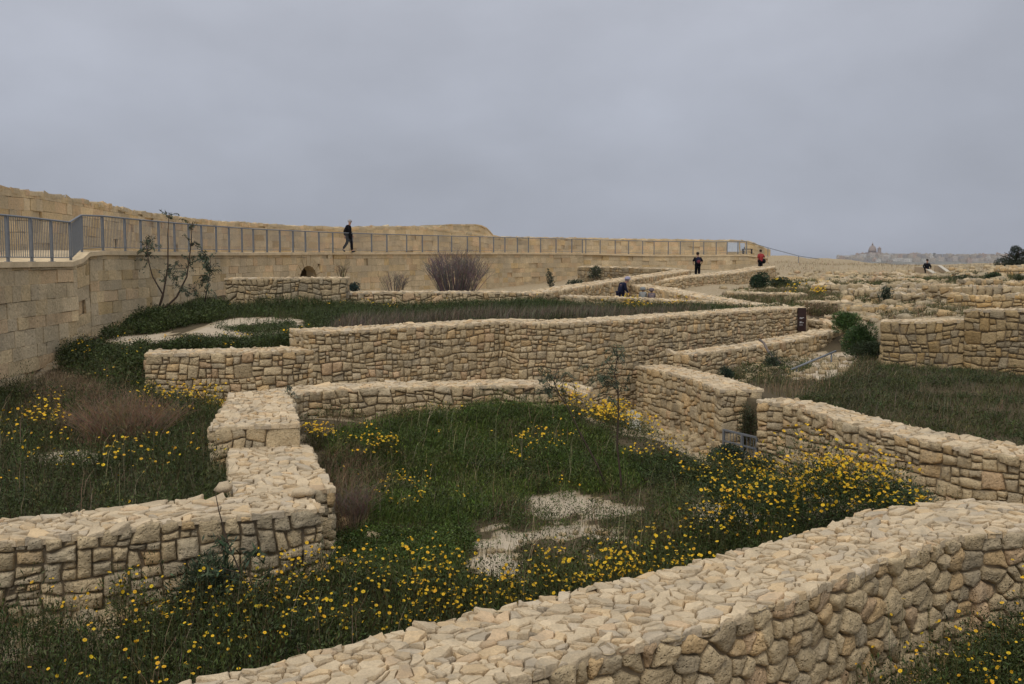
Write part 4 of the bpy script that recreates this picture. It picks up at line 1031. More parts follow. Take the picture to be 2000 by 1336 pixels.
daisies(PG((1010, 880), (1110, 870), (1130, 920), (1010, 935)), 22, .4, nf=7, r=.2, m=40, fs=.045, bud=.3)
daisies(PG((740, 960), (830, 975), (820, 1010), (740, 1000)), 16, .35, nf=7, r=.2, m=40, fs=.042, bud=.3)
# dry stand beside the left wall
Z4 = PG((632, 900), (700, 890), (760, 960), (720, 1040), (650, 1060)); grass(DG, field(Z4, 1500), .42, .005, .6, RDRY); grass(DG, field(Z4, 1300), .36, .005, .7, DRY); herb(HG, field(Z4, 120), .15, .18, 40, .04, .013, OLIVE)
Z4b = PG((620, 810), (820, 800), (830, 822), (640, 850)); grass(DG, field(Z4b, 3000), .28, .006, .5, (.16, .12, .07))
Z4c = PG((860, 930), (1180, 930), (1160, 985), (900, 1030)); grass(DG, field(Z4c, 900, thin=(2, 0)), .36, .005, .5, DRY)
# -- flower bank above the lane
Z5 = PG((1090, 820), (1130, 800), (1215, 830), (1290, 875), (1300, 905), (1230, 890), (1130, 850))
daisies(Z5, 170, .5, nf=11, r=.26, m=70, fs=.055, bud=.3)
Z6 = PG((1230, 900), (1320, 905), (1400, 930), (1500, 950), (1560, 1000), (1500, 1010), (1400, 975), (1260, 960))
daisies(Z6, 150, .38, nf=4, clus=.4, r=.25, m=80, fs=.05, bud=.45); herb(HG, field(Z6, 500), .22, .3, 55, .05, .014, DGREEN)
daisies([(4.0, 19.4), (5.3, 18.3), (6.3, 16.2), (6.0, 15.6), (4.8, 17.5), (3.4, 19.5)], 60, .36, nf=3, r=.28, m=90, fs=.05, bud=.35)
Z3x = PG((900, 985), (1050, 975), (1250, 965), (1480, 1010), (1450, 1080), (1200, 1120), (1020, 1150), (880, 1100)); herb(HG, field(Z3x, 260, False, (1.4, -.1)), .13, .2, 45, .04, .013, GREEN); grass(HG, field(Z3x, 1500, False, (1.2, -.1)), .24, .006, .5, OLIVE); grass(DG, field(Z3x, 700, False, (2.6, .1)), .36, .004, .35, RDRY)
# -- sparse ground with bare soil
Z7 = PG((940, 1010), (1050, 985), (1250, 975), (1450, 990), (1560, 1040), (1450, 1075), (1250, 1110), (1100, 1130), (950, 1130))
herb(HG, field(Z7, 560, thin=(2.1, -.1)), .14, .28, 45, .04, .012, GREEN, up=1); grass(HG, field(Z7, 2600, thin=(1.8, -.2)), .26, .007, .6, OLIVE); grass(DG, field(Z7, 1300, thin=(2.3, -.1)), .36, .005, .45, RDRY); herb(HG, field(Z7, 330, thin=(2.6, 0)), .15, .34, 70, .05, .012, DGREEN)
Z8 = [(.2, 10.0), (2, 11.1), (3.6, 12.2), (4.0, 13.3), (2.4, 13.2), (1, 12.2), (-.8, 11.4)]
daisies(Z8, 120, .5, nf=5, r=.2, m=60, fs=.042, bud=.6, leafcol=GREEN); herb(HG, field(Z8, 420), .16, .36, 50, .045, .013, DGREEN); grass(HG, field(Z8, 3000), .4, .007, .5, DGREEN)
def tall(P, n, h, col, thin=None, r=.13, m=60, ll=.055): herb(HG, field(P, n, True, thin), r, h, m, ll, ll * .24, col, spread=.7, up=1.3, dome=False, var=.35)
tall(Z3, 260, .42, GREEN, (1.6, .1)); tall(Z3, 120, .5, OLIVE, (2.1, .2)); tall(Z7, 150, .42, OLIVE, (1.6, .1)); tall(Z1, 200, .75, DGREEN, (1.4, 0), .16, 90)
grass(DG, field(Z3, 260), .62, .007, .35, (.34, .27, .17)); grass(DG, field(Z1, 300), .8, .006, .3, (.26, .20, .12)); grass(DG, field(Z7, 260), .55, .007, .4, (.34, .27, .17))
for ctr, off_, h_ in ((centre(C_, 1.0), -.75, .28), (cB1, -.75, .35), (cG, -.7, .4), (cB2, .85, .35), (cD1, -.8, .35)):
    for i in range(len(ctr) - 1):
        (x0, y0), (x1, y1) = ctr[i], ctr[i + 1]; l = math.hypot(x1 - x0, y1 - y0); n = int(l * 5)
        if n < 1: continue
        u = npr.random(n); nx, ny = -(y1 - y0) / l, (x1 - x0) / l; oo = off_ + npr.normal(0, .12, n)
        px_, py_ = x0 + (x1 - x0) * u + nx * oo, y0 + (y1 - y0) * u + ny * oo; herb(HG, np.stack([px_, py_, hz(px_, py_)], -1), .16, h_, 60, .05, .014, OLIVE if i % 2 else DGREEN, up=.9)
# -- left garden
L1 = [(-12, 11.4), (-6.5, 11.5), (-4.1, 12.5), (-3.8, 13.2), (-4.6, 15.9), (-5.0, 16.2), (-5.8, 19.9), (-8.5, 22.4), (-11.4, 23)]
grass(HG, field(L1, 16000), .34, .008, .5, DGREEN); herb(HG, field(L1, 1900, thin=(.8, -.6)), .17, .34, 55, .05, .014, DGREEN)
grass(DG, field(L1, 5000), .45, .006, .35, (.10, .075, .045))
daisies(PG((270, 810), (440, 790), (440, 840), (290, 850)), 70, .45, nf=7, r=.24, m=70, fs=.052, bud=.25)
daisies(PG((-60, 860), (130, 830), (150, 880), (-60, 900)), 60, .55, nf=7, r=.28, m=80, fs=.052, bud=.25)
daisies([(-7.5, 14.2), (-5, 14.4), (-4.6, 15.6), (-6, 17), (-8, 16.5)], 70, .45, nf=4, r=.25, m=70, fs=.048, bud=.3)
daisies([(-9, 12.6), (-5.2, 12.9), (-4.4, 13.6), (-9, 14.4)], 40, .4, nf=3, r=.25, m=60, fs=.045, bud=.5)
tall(L1, 330, .6, DGREEN, (1.2, 0), .18, 90); tall(L1, 160, .55, OLIVE, (1.7, .1), .15, 70); grass(DG, field(L1, 420), .7, .007, .35, (.32, .25, .16))
L2 = PG((60, 790), (180, 760), (300, 800), (290, 880), (140, 890), (60, 850)); grass(DG, field(L2, 2600), .45, .006, .8, RDRY); grass(DG, field(L2, 2600), .4, .006, .9, DRY); herb(DG, field(L2, 300), .25, .45, 60, .06, .006, RDRY, up=.8)
L3 = PG((30, 780), (90, 745), (200, 730), (300, 770), (150, 790)); grass(DG, field(L3, 2500), .42, .007, .8, (.2, .15, .09)); herb(DG, field(L3, 200), .25, .4, 60, .06, .006, DRY, up=.8)
# slope at the foot of the bastion
L4 = PG((120, 740), (130, 690), (190, 680), (290, 690), (290, 775), (200, 770)); herb(HG, field(L4, 700), .24, .5, 60, .07, .022, DGREEN); daisies(L4, 40, .5, nf=4, r=.25, m=40, fs=.05, bud=.4)
L5 = PG((200, 668), (260, 630), (320, 618), (440, 600), (440, 625), (330, 645), (250, 660)); herb(HG, field(L5, 900), .28, .42, 60, .08, .025, DGREEN)
L6 = PG((300, 690), (420, 672), (600, 662), (600, 640), (700, 632), (600, 684), (300, 692)); herb(HG, field(L6, 900), .25, .34, 60, .07, .02, DGREEN); grass(HG, field(L6, 3000), .35, .01, .5, DGREEN); daisies(L6, 35, .4, nf=4, r=.25, m=30, fs=.055, bud=.3)
L6b = PG((420, 640), (560, 632), (600, 645), (500, 668)); herb(HG, field(L6b, 160, False), .22, .22, 50, .07, .02, DGREEN)
# -- upper field
U1 = [(-12, 38), (-10, 36.3), (-3, 36.8), (3, 38.6), (7, 38.2), (10.3, 37.2), (6, 32.4), (2, 29.8), (-2.5, 27.6), (-5, 29), (-7, 31), (-11.8, 33)]
grass(HG, field(U1, 30000), .42, .012, .5, DGREEN); herb(HG, field(U1, 2600), .25, .36, 42, .075, .02, DGREEN)
U2 = [(-9.8, 35), (-3, 35.2), (3, 37), (3, 38), (-3, 36.6), (-9.8, 36)]
daisies(U2, 110, .42, nf=4, r=.3, m=30, fs=.05, bud=.45, leafcol=OLIVE, thin=(.8, 0))
daisies([(3.0, 36.8), (4.2, 37.3), (6.6, 37.6), (6.6, 36.8), (4, 36)], 60, .5, nf=7, r=.28, m=40, fs=.06, bud=.25, leafcol=GREEN)
U3 = [(-5, 26.2), (-2.8, 27.3), (0, 28.8), (3.5, 30.5), (7, 33.8), (5, 34), (0, 32), (-5, 29.6)]
grass(DG, field(U3, 9000), .55, .011, .45, (.17, .14, .10)); grass(DG, field(U3, 6000), .5, .011, .45, (.12, .095, .065))
# lane M front row
U4 = [(3.5, 37.2), (11.3, 36.9), (11, 37.6), (3.5, 38.6)]; herb(HG, field(U4, 160), .2, .4, 40, .07, .02, GREEN)
# -- right garden
G2P = [(6.5, 22.6), (7.2, 18.9), (8.3, 16.6), (9.6, 15), (13, 14), (15.5, 20.5), (13, 23), (11.4, 29.6), (9.5, 27.5)]
grass(HG, field(G2P, 15000, thin=(.9, -.5)), .2, .010, .9, OLIVE); grass(HG, field(G2P, 8000), .16, .010, .8, DGREEN); grass(DG, field(G2P, 8000, thin=(1.3, -.2)), .26, .008, .9, (.15, .12, .075)); grass(DG, field(G2P, 900, thin=(.7, .3)), .45, .008, .8, (.26, .22, .15)); herb(HG, field(G2P, 1500, thin=(1.1, -.3)), .2, .16, 50, .06, .014, DGREEN); herb(HG, field(G2P, 500, thin=(.6, .2)), .25, .22, 50, .06, .014, (.06, .06, .028))
tall(G2P, 200, .3, DGREEN, (.8, .1), .25, 80); tall(G2P, 120, .3, OLIVE, (1.1, .2), .2, 70)
G3P = PG((1405, 735), (1440, 722), (1470, 760), (1500, 712), (1600, 700), (1700, 700), (1730, 720), (1640, 770), (1560, 780)); grass(HG, field(G3P, 5000, thin=(1.8, -.1)), .3, .01, .5, OLIVE); herb(HG, field(G3P, 420, thin=(1.8, 0)), .2, .3, 45, .06, .016, DGREEN); grass(DG, field(G3P, 2000), .34, .009, .5, DRY)
herb(HG, field(PG((1400, 742), (1460, 715), (1560, 705), (1600, 722), (1520, 750), (1440, 760)), 130, False), .2, .25, 50, .06, .018, DGREEN)
HB = PG((1700, 600), (1890, 600), (1890, 621), (1720, 624)); herb(HG, field(HB, 90), .22, .25, 40, .08, .02, DGREEN); grass(HG, field(HB, 1500), .28, .012, .5, OLIVE); grass(DG, field(HB, 900), .3, .012, .5, DRY)
# -- ruins
SL = PG((1480, 520), (1600, 507), (1700, 516), (1850, 519), (1960, 516), (2050, 520), (2000, 540), (1700, 545), (1500, 550)); grass(DG, field(SL, 9000, thin=(.35, -.2)), .22, .02, .7, (.30, .23, .13)); grass(HG, field(SL, 1500, thin=(.3, .3)), .2, .02, .7, OLIVE)
RU = PG((1400, 600), (1500, 572), (1640, 572), (1640, 596), (1560, 604)); grass(HG, field(RU, 9000), .35, .016, .5, OLIVE); herb(HG, field(RU, 260), .25, .3, 40, .09, .025, GREEN); grass(DG, field(RU, 3500), .4, .015, .5, DRY)
RU2 = PG((1500, 560), (2050, 540), (2050, 600), (1700, 600)); herb(HG, field(RU2, 700, thin=(.7, -.1)), .32, .3, 40, .1, .03, DGREEN); grass(HG, field(RU2, 10000, thin=(.6, -.2)), .32, .02, .5, OLIVE); grass(DG, field(RU2, 5000, thin=(.8, 0)), .32, .018, .6, DRY)
RU5 = PG((1500, 548), (1800, 538), (2050, 528), (2050, 545), (1500, 562)); herb(HG, field(RU5, 420, thin=(.5, .1)), .35, .28, 36, .12, .035, DGREEN); grass(HG, field(RU5, 4000, thin=(.5, 0)), .3, .025, .6, OLIVE)
daisies(PG((1540, 572), (1640, 570), (1640, 585), (1545, 588)), 24, .5, nf=8, r=.25, m=30, fs=.09, bud=.2, leafcol=LIME)
RU3 = PG((1570, 606), (1640, 612), (1610, 640), (1575, 622)); RU4 = PG((1400, 590), (1430, 572), (1560, 556), (1600, 575), (1500, 602)); grass(HG, field(RU4, 3000, thin=(.8, -.2)), .3, .016, .5, OLIVE); herb(HG, field(RU4, 110), .25, .25, 40, .09, .025, GREEN)
herb(HG, field(RU3, 110), .25, .35, 45, .08, .02, OLIVE); grass(DG, field(RU3, 900), .4, .012, .5, RDRY)
# -- bottom right corner, in front of the near wall
N1 = [(3.3, 8.9), (4.4, 9.9), (5.2, 10.6), (7.5, 10.5), (7.6, 7.5), (5.2, 6.6), (3.7, 7.2)]
daisies(N1, 260, .85, nf=5, r=.22, m=150, fs=.040, bud=.5); herb(HG, field(N1, 700), .2, .75, 110, .045, .013, DGREEN); herb(HG, field([(4.2, 9.3), (5.2, 10.3), (7, 10.2), (7, 8.8), (5, 8.4)], 300), .25, .9, 130, .045, .013, DGREEN)
tag(HG.build('herbage', M_LEAF), 'dark green grasses and leafy weeds filling the walled gardens', kind='stuff')
tag(DG.build('dry_grass', M_DRY), 'brown dead stalks and dry grass among the weeds', kind='stuff')
tag(FL.build('daisy_flowers', M_FLOW), 'yellow crown daisy heads and orange seed heads over the weeds', kind='stuff')
# fallen stone chips and litter on the soil
# ---- single bushes
def bush(name, label, c, rx, rz_, m, ll, lw, col, flowers=0, fs=.05, group=None, stemcol=(.09, .065, .04), nst=14, lobes=7, cat='bush'):
    root = empty(name, c); tag(root, label, cat, group)
    V = Veg(); S = Veg(); Fv = Veg()
    cen = np.array([[math.cos(a) * rx * .5 * r, math.sin(a) * rx * .5 * r, rz_ * h] for a, r, h in [(rnd.uniform(0, 6.28), rnd.uniform(.2, 1.2), rnd.uniform(.18, .68)) for _ in range(lobes)]])
    k = npr.integers(0, lobes, m); d = unit(npr.normal(size=(m, 3))); rad = npr.uniform(.35, 1, (m, 1)) ** .5
    p = cen[k] + d * rad * np.array([rx * .55, rx * .55, rz_ * .38]); p = p[p[:, 2] > .02]; n_ = len(p)
    V.add(leaf_quads(p, unit(p / np.array([rx, rx, rz_]) + npr.normal(0, .5, (n_, 3))), ll * npr.uniform(.6, 1.3, n_), lw * npr.uniform(.6, 1.3, n_)), np.array(col) * (1 + npr.normal(0, .3, (n_, 1))).clip(.4, 2) * (1 + npr.normal(0, .08, (n_, 3))))
    V.build('foliage', M_LEAF, root)
    t_ = p[npr.integers(0, n_, nst)]; b = t_ * np.array([.15, .15, 0]); stems(S, b, t_, .018, stemcol); S.build('stems', M_BARK, root)
    if flowers:
        kk = npr.integers(0, lobes, flowers * 3); d = unit(npr.normal(size=(flowers * 3, 3)) + np.array([0, -.3, .9])); pf = cen[kk] + d * np.array([rx * .56, rx * .56, rz_ * .4]) + np.array([0, 0, .03])
        pf = pf[pf[:, 2] > rz_ * .3][:flowers]; heads(Fv, pf, fs, YEL); buds(Fv, pf + npr.normal(0, .06, pf.shape), fs * .4, ORG); Fv.build('flowers', M_FLOW, root)
    return root
def gp(px, d): x = (px - 1000) / F * d; return (x, d, hz1(x, d) - .02)
# big daisy bush
bush('daisy_bush', 'large round bush covered in yellow daisies in front of the right-hand wall', (4.25, 13.0, hz1(4.25, 13) - .05), 1.15, 1.38, 19000, .05, .014, (.05, .072, .02), 820, .05, nst=14, lobes=18)
bush('daisy_bush', 'lower flowering shoulder spilling left of the largest daisy bush', (3.15, 13.4, hz1(3.15, 13.4) - .05), .85, .9, 8500, .05, .014, (.047, .066, .018), 260, .048, nst=10, lobes=12)
bush('leafy_bush', 'low green bush right of the largest daisy bush, almost without flowers', (5.35, 13.1, hz1(5.35, 13.1) - .05), .7, .62, 6000, .05, .015, (.045, .066, .03), 16, .05, nst=30, lobes=7)
bush('leafy_bush', 'dark round bush against the wide wall under the red-shirted person', atd(1478, 563, 55), .75, 1.0, 2600, .12, .05, (.026, .05, .022), nst=10)
bush('leafy_bush', 'smaller bush with a yellowish top right of the dark round bush', atd(1522, 562, 58), .75, .7, 1800, .12, .05, (.04, .055, .022), 12, .12)
bush('leafy_bush', 'flat dark bush on the stones behind the longest ruined wall', atd(1545, 562, 60), .8, .35, 1300, .12, .05, (.04, .052, .024))
b_ = gp(1683, 30.2); bush('reed_bush', 'tall bright green feathery bush at the end of the rear rubble wall', (b_[0], b_[1], b_[2]), .55, 1.15, 7500, .12, .018, (.045, .085, .022), lobes=8)
b_ = gp(1655, 33.5); bush('reed_bush', 'bright green feathery clump arching over the rear rubble wall', (b_[0], b_[1], b_[2] + .35), .55, .75, 4500, .12, .018, (.055, .10, .024))
b_ = gp(1700, 29.2); bush('leafy_bush', 'dark trailing bush below the bright green feathery one', b_, .75, .6, 5200, .07, .02, (.035, .05, .02))
bush('leafy_bush', 'round dark green tuft on stones at the far right', atd(1938, 552, 62), .55, .7, 1500, .12, .04, (.035, .06, .022))
bush('leafy_bush', 'low dark clump left of the far right tuft', atd(1880, 550, 63), .9, .45, 1300, .12, .04, (.04, .055, .024))
bush('leafy_bush', 'small dark shrub growing in the longest ruined wall', atd(1730, 590, 42.5), .35, .8, 1200, .09, .03, (.035, .055, .03))
bush('leafy_bush', 'tiny dark bush behind the tan gate wall', atd(1419, 741, 26.3), .26, .38, 1600, .05, .016, (.02, .04, .022))
bush('leafy_bush', 'grey green bush at the foot of the sloping hand rail', atd(1512, 716, 26.5), .3, .4, 1500, .06, .016, (.05, .065, .035))
bush('leafy_bush', 'leafy patch against the lane wall beside the gate', (4.75, 21.2, -4.5), .5, .55, 4500, .07, .022, (.035, .055, .03))
bush('leafy_bush', 'bright green weed tuft at the foot of the gate', (5.1, 20.4, -4.5), .4, .5, 2600, .06, .02, (.04, .06, .025), 14, .05)
bush('leafy_bush', 'green creeper at the left end of the mossy rubble wall', atd(1166, 545, 65.5), .5, .9, 800, .14, .05, (.05, .062, .035))
bush('leafy_bush', 'small weed clump under the far wall left of the mossy rubble', atd(1122, 562, 60), .7, .5, 700, .14, .05, (.04, .055, .03))
bush('leafy_bush', 'thin weed climbing the far ashlar wall', atd(1075, 565, 64), .28, 1.4, 420, .14, .05, (.04, .05, .03))
bush('leafy_bush', 'blue green bush by the end of the short grey wall', atd(688, 569, 38.6), .35, .35, 1100, .07, .03, (.03, .06, .05))

bush('leafy_bush', 'dark foliage filling the gap between the two tan gate walls', (5.36, 22.35, -4.5), .26, 1.45, 3200, .07, .014, (.05, .06, .026), lobes=9, nst=60)
bush('leafy_bush', 'small green tuft on top of the broken wall right of the dark tree foot', atd(1990, 548, 54), .4, .35, 700, .1, .03, (.05, .065, .025))
bush('leafy_bush', 'dark narrow-leaved bush pushing up against the left corner block', (-3.35, 10.75, -4.05), .5, .8, 3600, .11, .016, (.045, .062, .028), 8, .045, nst=40, lobes=9)
# bare shrubs: many rising twigs
def twig_shrub(name, label, c, w, h, n, col, r=.012, seed=1, group=None):
    root = empty(name, c); tag(root, label, 'shrub', group); rr = random.Random(seed); T = MB(); T2 = MB()
    for i in range(n):
        a = rr.uniform(0, 6.28); u = rr.uniform(0, 1) ** .6; b = Vector((math.cos(a) * u * w * .22, math.sin(a) * u * w * .2, 0))
        tp = Vector((math.cos(a) * u * w * .5, math.sin(a) * u * w * .45, h * rr.uniform(.65, 1) * (1 - .25 * u * u)))
        m1 = b.lerp(tp, .45) + Vector((rr.uniform(-.06, .06), rr.uniform(-.06, .06), .08)) * h; 
        T.tube([b, m1, tp], [r, r * .7, r * .3], 4, col=tuple(x * rr.uniform(.75, 1.25) for x in col), cap=False)
        for k in range(rr.randint(3, 6)):
            s = m1.lerp(tp, rr.uniform(-.3, .8)); e = s + Vector((rr.gauss(0, .17), rr.gauss(0, .17), rr.uniform(.08, .32))) * h * .75
            T2.tube([s, s.lerp(e, .5) + Vector((rr.gauss(0, .015), rr.gauss(0, .015), .01)), e], [r * .5, r * .4, r * .2], 3, col=tuple(x * rr.uniform(.75, 1.3) for x in col), cap=False)
    T.build('stems', M_BARK, root); T2.build('twigs', M_BARK, root); return root
twig_shrub('bare_shrub', 'big leafless purple-grey shrub in front of the bastion wall', atd(892, 578, 42.5), 3.3, 2.1, 260, (.19, .15, .14), .011, 3, 'leafless shrubs')
twig_shrub('bare_shrub', 'thin pale leafless shrub left of the big purple-grey one', atd(772, 578, 42), 1.4, 1.15, 46, (.17, .14, .12), .009, 5, 'leafless shrubs')
twig_shrub('dead_weed', 'spiky dead weed standing at the corner beside the arch', atd(668, 546, 38.5), .55, .75, 16, (.16, .12, .075), .011, 8)
b_ = gp(664, 15.5); twig_shrub('bare_shrub', 'tangled dry brown shrub beside the right flank of the left wall', (-2.35, 14.6, hz1(-2.35, 14.6)), .8, .7, 90, (.21, .155, .115), .005, 12, 'leafless shrubs')
twig_shrub('bare_shrub', 'round reddish brown dry shrub in the left garden', (-7.0, 17.8, hz1(-7, 17.8)), 2.6, .9, 360, (.25, .17, .105), .005, 14, 'leafless shrubs')

# saplings: real stems with narrow drooping leaves
def sapling(name, label, stems_, leafcol, ll, lw, r0=.018, seed=1, sprays=(), group=None, leafn=14):
    rr = random.Random(seed); base = Vector(stems_[0][0]); root = empty(name, base); tag(root, label, 'sapling', group)
    T = MB(); V = Veg(); L0 = np.array(base)
    for st in stems_:
        P_ = [Vector(p) - base for p in st]; n = len(P_)
        T.tube(P_, [r0 * (1 - .8 * i / (n - 1)) + .003 for i in range(n)], 6, col=(.075, .055, .042))
    T2 = MB()
    for (p0, p1, cnt, spread) in sprays:
        a, b = Vector(p0) - base, Vector(p1) - base
        T2.tube([a, a.lerp(b, .5) + Vector((0, 0, .03)), b], [.007, .005, .003], 4, col=(.08, .06, .04), cap=False)
        for k in range(cnt):
            u = rr.uniform(.15, 1.05); s = a.lerp(b, u)
            e = s + Vector((rr.gauss(0, spread), rr.gauss(0, spread), rr.gauss(-.02, spread * .7))); T2.tube([s, e], [.003, .002], 3, col=(.08, .07, .04), cap=False)
            m = leafn; c = np.array(s)[None] + (np.array(e) - np.array(s))[None] * npr.uniform(.1, 1.1, (m, 1)) + npr.normal(0, ll * .25, (m, 3))
            d = unit(np.array(e - s)[None] / max((e - s).length, 1e-3) + npr.normal(0, .45, (m, 3)) + np.array([0, 0, -.25]))
            V.add(leaf_quads(c, d, ll * npr.uniform(.6, 1.25, m), lw * npr.uniform(.7, 1.2, m)), cols(m, leafcol, .22, .08))
    T.build('trunk', M_BARK, root); T2.build('twigs', M_BARK, root); V.build('leaves', M_LEAF, root); return root
AC = (.075, .095, .055)
def S_(lst): return [atd(*p) for p in lst]
d = 16.2
st = S_([(1216, 985, 16.2), (1212, 930, 16.2), (1205, 870, 16.2), (1208, 810, 16.15), (1207, 760, 16.1), (1200, 730, 16.1), (1206, 700, 16.1), (1203, 668, 16.1)])
sp_ = [(atd(1207, 765, 16.1), atd(1150, 715, 16.0), 13, .13), (atd(1206, 750, 16.1), atd(1175, 738, 15.9), 9, .12), (atd(1203, 735, 16.1), atd(1160, 740, 16.2), 8, .1), (atd(1206, 700, 16.1), atd(1190, 672, 16.1), 7, .1), (atd(1206, 700, 16.1), atd(1222, 685, 16.2), 6, .1),
       (atd(1207, 770, 16.1), atd(1230, 735, 16.3), 5, .12), (atd(1207, 800, 16.1), atd(1190, 775, 16.0), 5, .1), (atd(1204, 740, 16.1), atd(1180, 700, 16.2), 7, .1)]
sapling('sapling', 'tall thin sapling with narrow leaves, upright in the green garden', [st], AC, .1, .016, .016, 3, sp_, 'young acacia saplings', 11)
st = S_([(1200, 985, 16.8), (1165, 905, 16.8), (1135, 850, 16.8), (1112, 800, 16.8), (1092, 770, 16.8), (1082, 745, 16.8), (1090, 715, 16.8)])
sp_ = [(atd(1092, 770, 16.8), atd(1050, 740, 16.7), 10, .12), (atd(1090, 765, 16.8), atd(1045, 765, 16.9), 8, .12), (atd(1095, 770, 16.8), atd(1105, 730, 16.8), 8, .1), (atd(1084, 748, 16.8), atd(1050, 712, 16.8), 6, .12), (atd(1100, 780, 16.8), atd(1118, 735, 16.8), 4, .08), (atd(1086, 750, 16.8), atd(1070, 735, 16.7), 5, .1)]
sapling('sapling', 'thin sapling leaning left with feathery leaves, beside the upright one', [st], AC, .1, .016, .014, 4, sp_, 'young acacia saplings', 11)
st = S_([(500, 1180, 10.6), (470, 1120, 10.6), (445, 1060, 10.6), (428, 1000, 10.6), (420, 960, 10.6)])
sp_ = [(atd(470, 1120, 10.6), atd(400, 1110, 10.6), 7, .08), (atd(465, 1110, 10.6), atd(500, 1075, 10.7), 7, .07), (atd(455, 1085, 10.6), atd(425, 1060, 10.6), 6, .07), (atd(480, 1140, 10.6), atd(440, 1150, 10.5), 8, .09), (atd(490, 1160, 10.6), atd(530, 1120, 10.6), 6, .08), (atd(445, 1060, 10.6), atd(405, 1045, 10.6), 4, .06)]
sapling('sapling', 'slender broad-leaved sapling in front of the left corner block', [st], (.055, .08, .04), .13, .026, .009, 6, sp_, 'young acacia saplings', 7)
st1 = [S_([(305, 618, 33), (318, 580, 33), (328, 520, 33), (328, 460, 33), (330, 415, 33)]), S_([(305, 618, 33), (318, 575, 33), (298, 540, 33), (290, 510, 33), (285, 470, 33)]),
       S_([(305, 618, 33), (345, 580, 33), (365, 540, 33), (373, 480, 33), (375, 436, 33)]), S_([(400, 590, 34), (405, 560, 34), (410, 530, 34), (412, 498, 34)])]
sp_ = []
rr = random.Random(9)
for (cx_, cy_, n_) in ((288, 470, 3), (283, 490, 3), (290, 505, 3), (300, 480, 2), (330, 420, 2), (376, 440, 2), (372, 475, 4), (365, 505, 3), (335, 530, 4), (322, 545, 2), (360, 535, 4), (350, 560, 3), (395, 500, 3), (410, 510, 4), (415, 530, 3), (398, 545, 3), (390, 575, 4), (370, 570, 3), (340, 515, 2), (405, 560, 3)):
    q0 = atd(cx_ + rr.uniform(-5, 5), cy_ + 9, 33.2); q1 = atd(cx_ + rr.uniform(-10, 10), cy_ - 6, 33.2 + rr.uniform(-.3, .3)); sp_.append((q0, q1, n_ + 2, .2))
sapling('sapling', 'many-stemmed sapling with grey green leaves growing against the bastion wall', st1[:3], (.07, .085, .05), .14, .034, .035, 7, sp_[:16], None, 17)
sapling('sapling', 'smaller leafy sapling right of the many-stemmed one', st1[3:], (.075, .09, .055), .14, .034, .02, 8, sp_[12:], None, 17)
st = S_([(572, 800, 19.3), (566, 780, 19.3), (560, 760, 19.3)]); sapling('sapling', 'tiny leafy sprout at the inner corner of the low rounded wall', [st], (.07, .085, .055), .07, .02, .008, 10, [(st[1], atd(570, 768, 19.3), 8, .07), (st[2], atd(565, 752, 19.3), 6, .06)], None, 8)

# dark tree at far right
tr = empty('pine_tree', atd(1985, 530, 92)); tag(tr, 'dark evergreen tree at the right edge of the plateau', 'tree')
T = MB(); T.tube([(0, 0, -.6), (.1, 0, .6), (-.1, .1, 1.3), (.1, 0, 2.0)], [.2, .16, .11, .05], 8, col=(.07, .05, .035))
for a in range(7):
    an = a * .9; T.tube([(0, 0, .3 + a * .2), (math.cos(an) * .9, math.sin(an) * .7, .7 + a * .2), (math.cos(an) * 1.6, math.sin(an) * 1.2, 1.0 + a * .18)], [.07, .045, .02], 5, col=(.07, .05, .035))
T.build('trunk', M_BARK, tr)
V = Veg(); lob = [(-1.2, 0, .75, .9, .5), (-.3, .2, 1.0, 1.0, .7), (.6, 0, 1.1, 1.0, .75), (0, 0, 1.75, .75, .55), (1.5, .2, .95, 1.0, .65), (-.6, -.4, .6, .9, .5), (2.3, 0, .9, .9, .7), (1.0, .1, 1.75, .5, .4), (-.15, 0, 2.05, .5, .35)]
for (x, y, z, r, rh) in lob:
    m = int(2600 * r * rh); dd = unit(npr.normal(size=(m, 3))); p = np.array([x, y, z]) + dd * npr.uniform(.3, 1.05, (m, 1)) ** .5 * np.array([r, r * .8, rh]); 
    p = p[np.sin(p[:, 0] * 5 + p[:, 2] * 4) * np.cos(p[:, 2] * 6 + p[:, 1] * 4) > -.75]; m = len(p)
    V.add(leaf_quads(p, unit(npr.normal(size=(m, 3)) + np.array([0, 0, .5])), .13 * npr.uniform(.7, 1.3, m), .045 * np.ones(m)), cols(m, (.022, .032, .016), .3, .08))
V.build('crown', M_LEAF, tr)

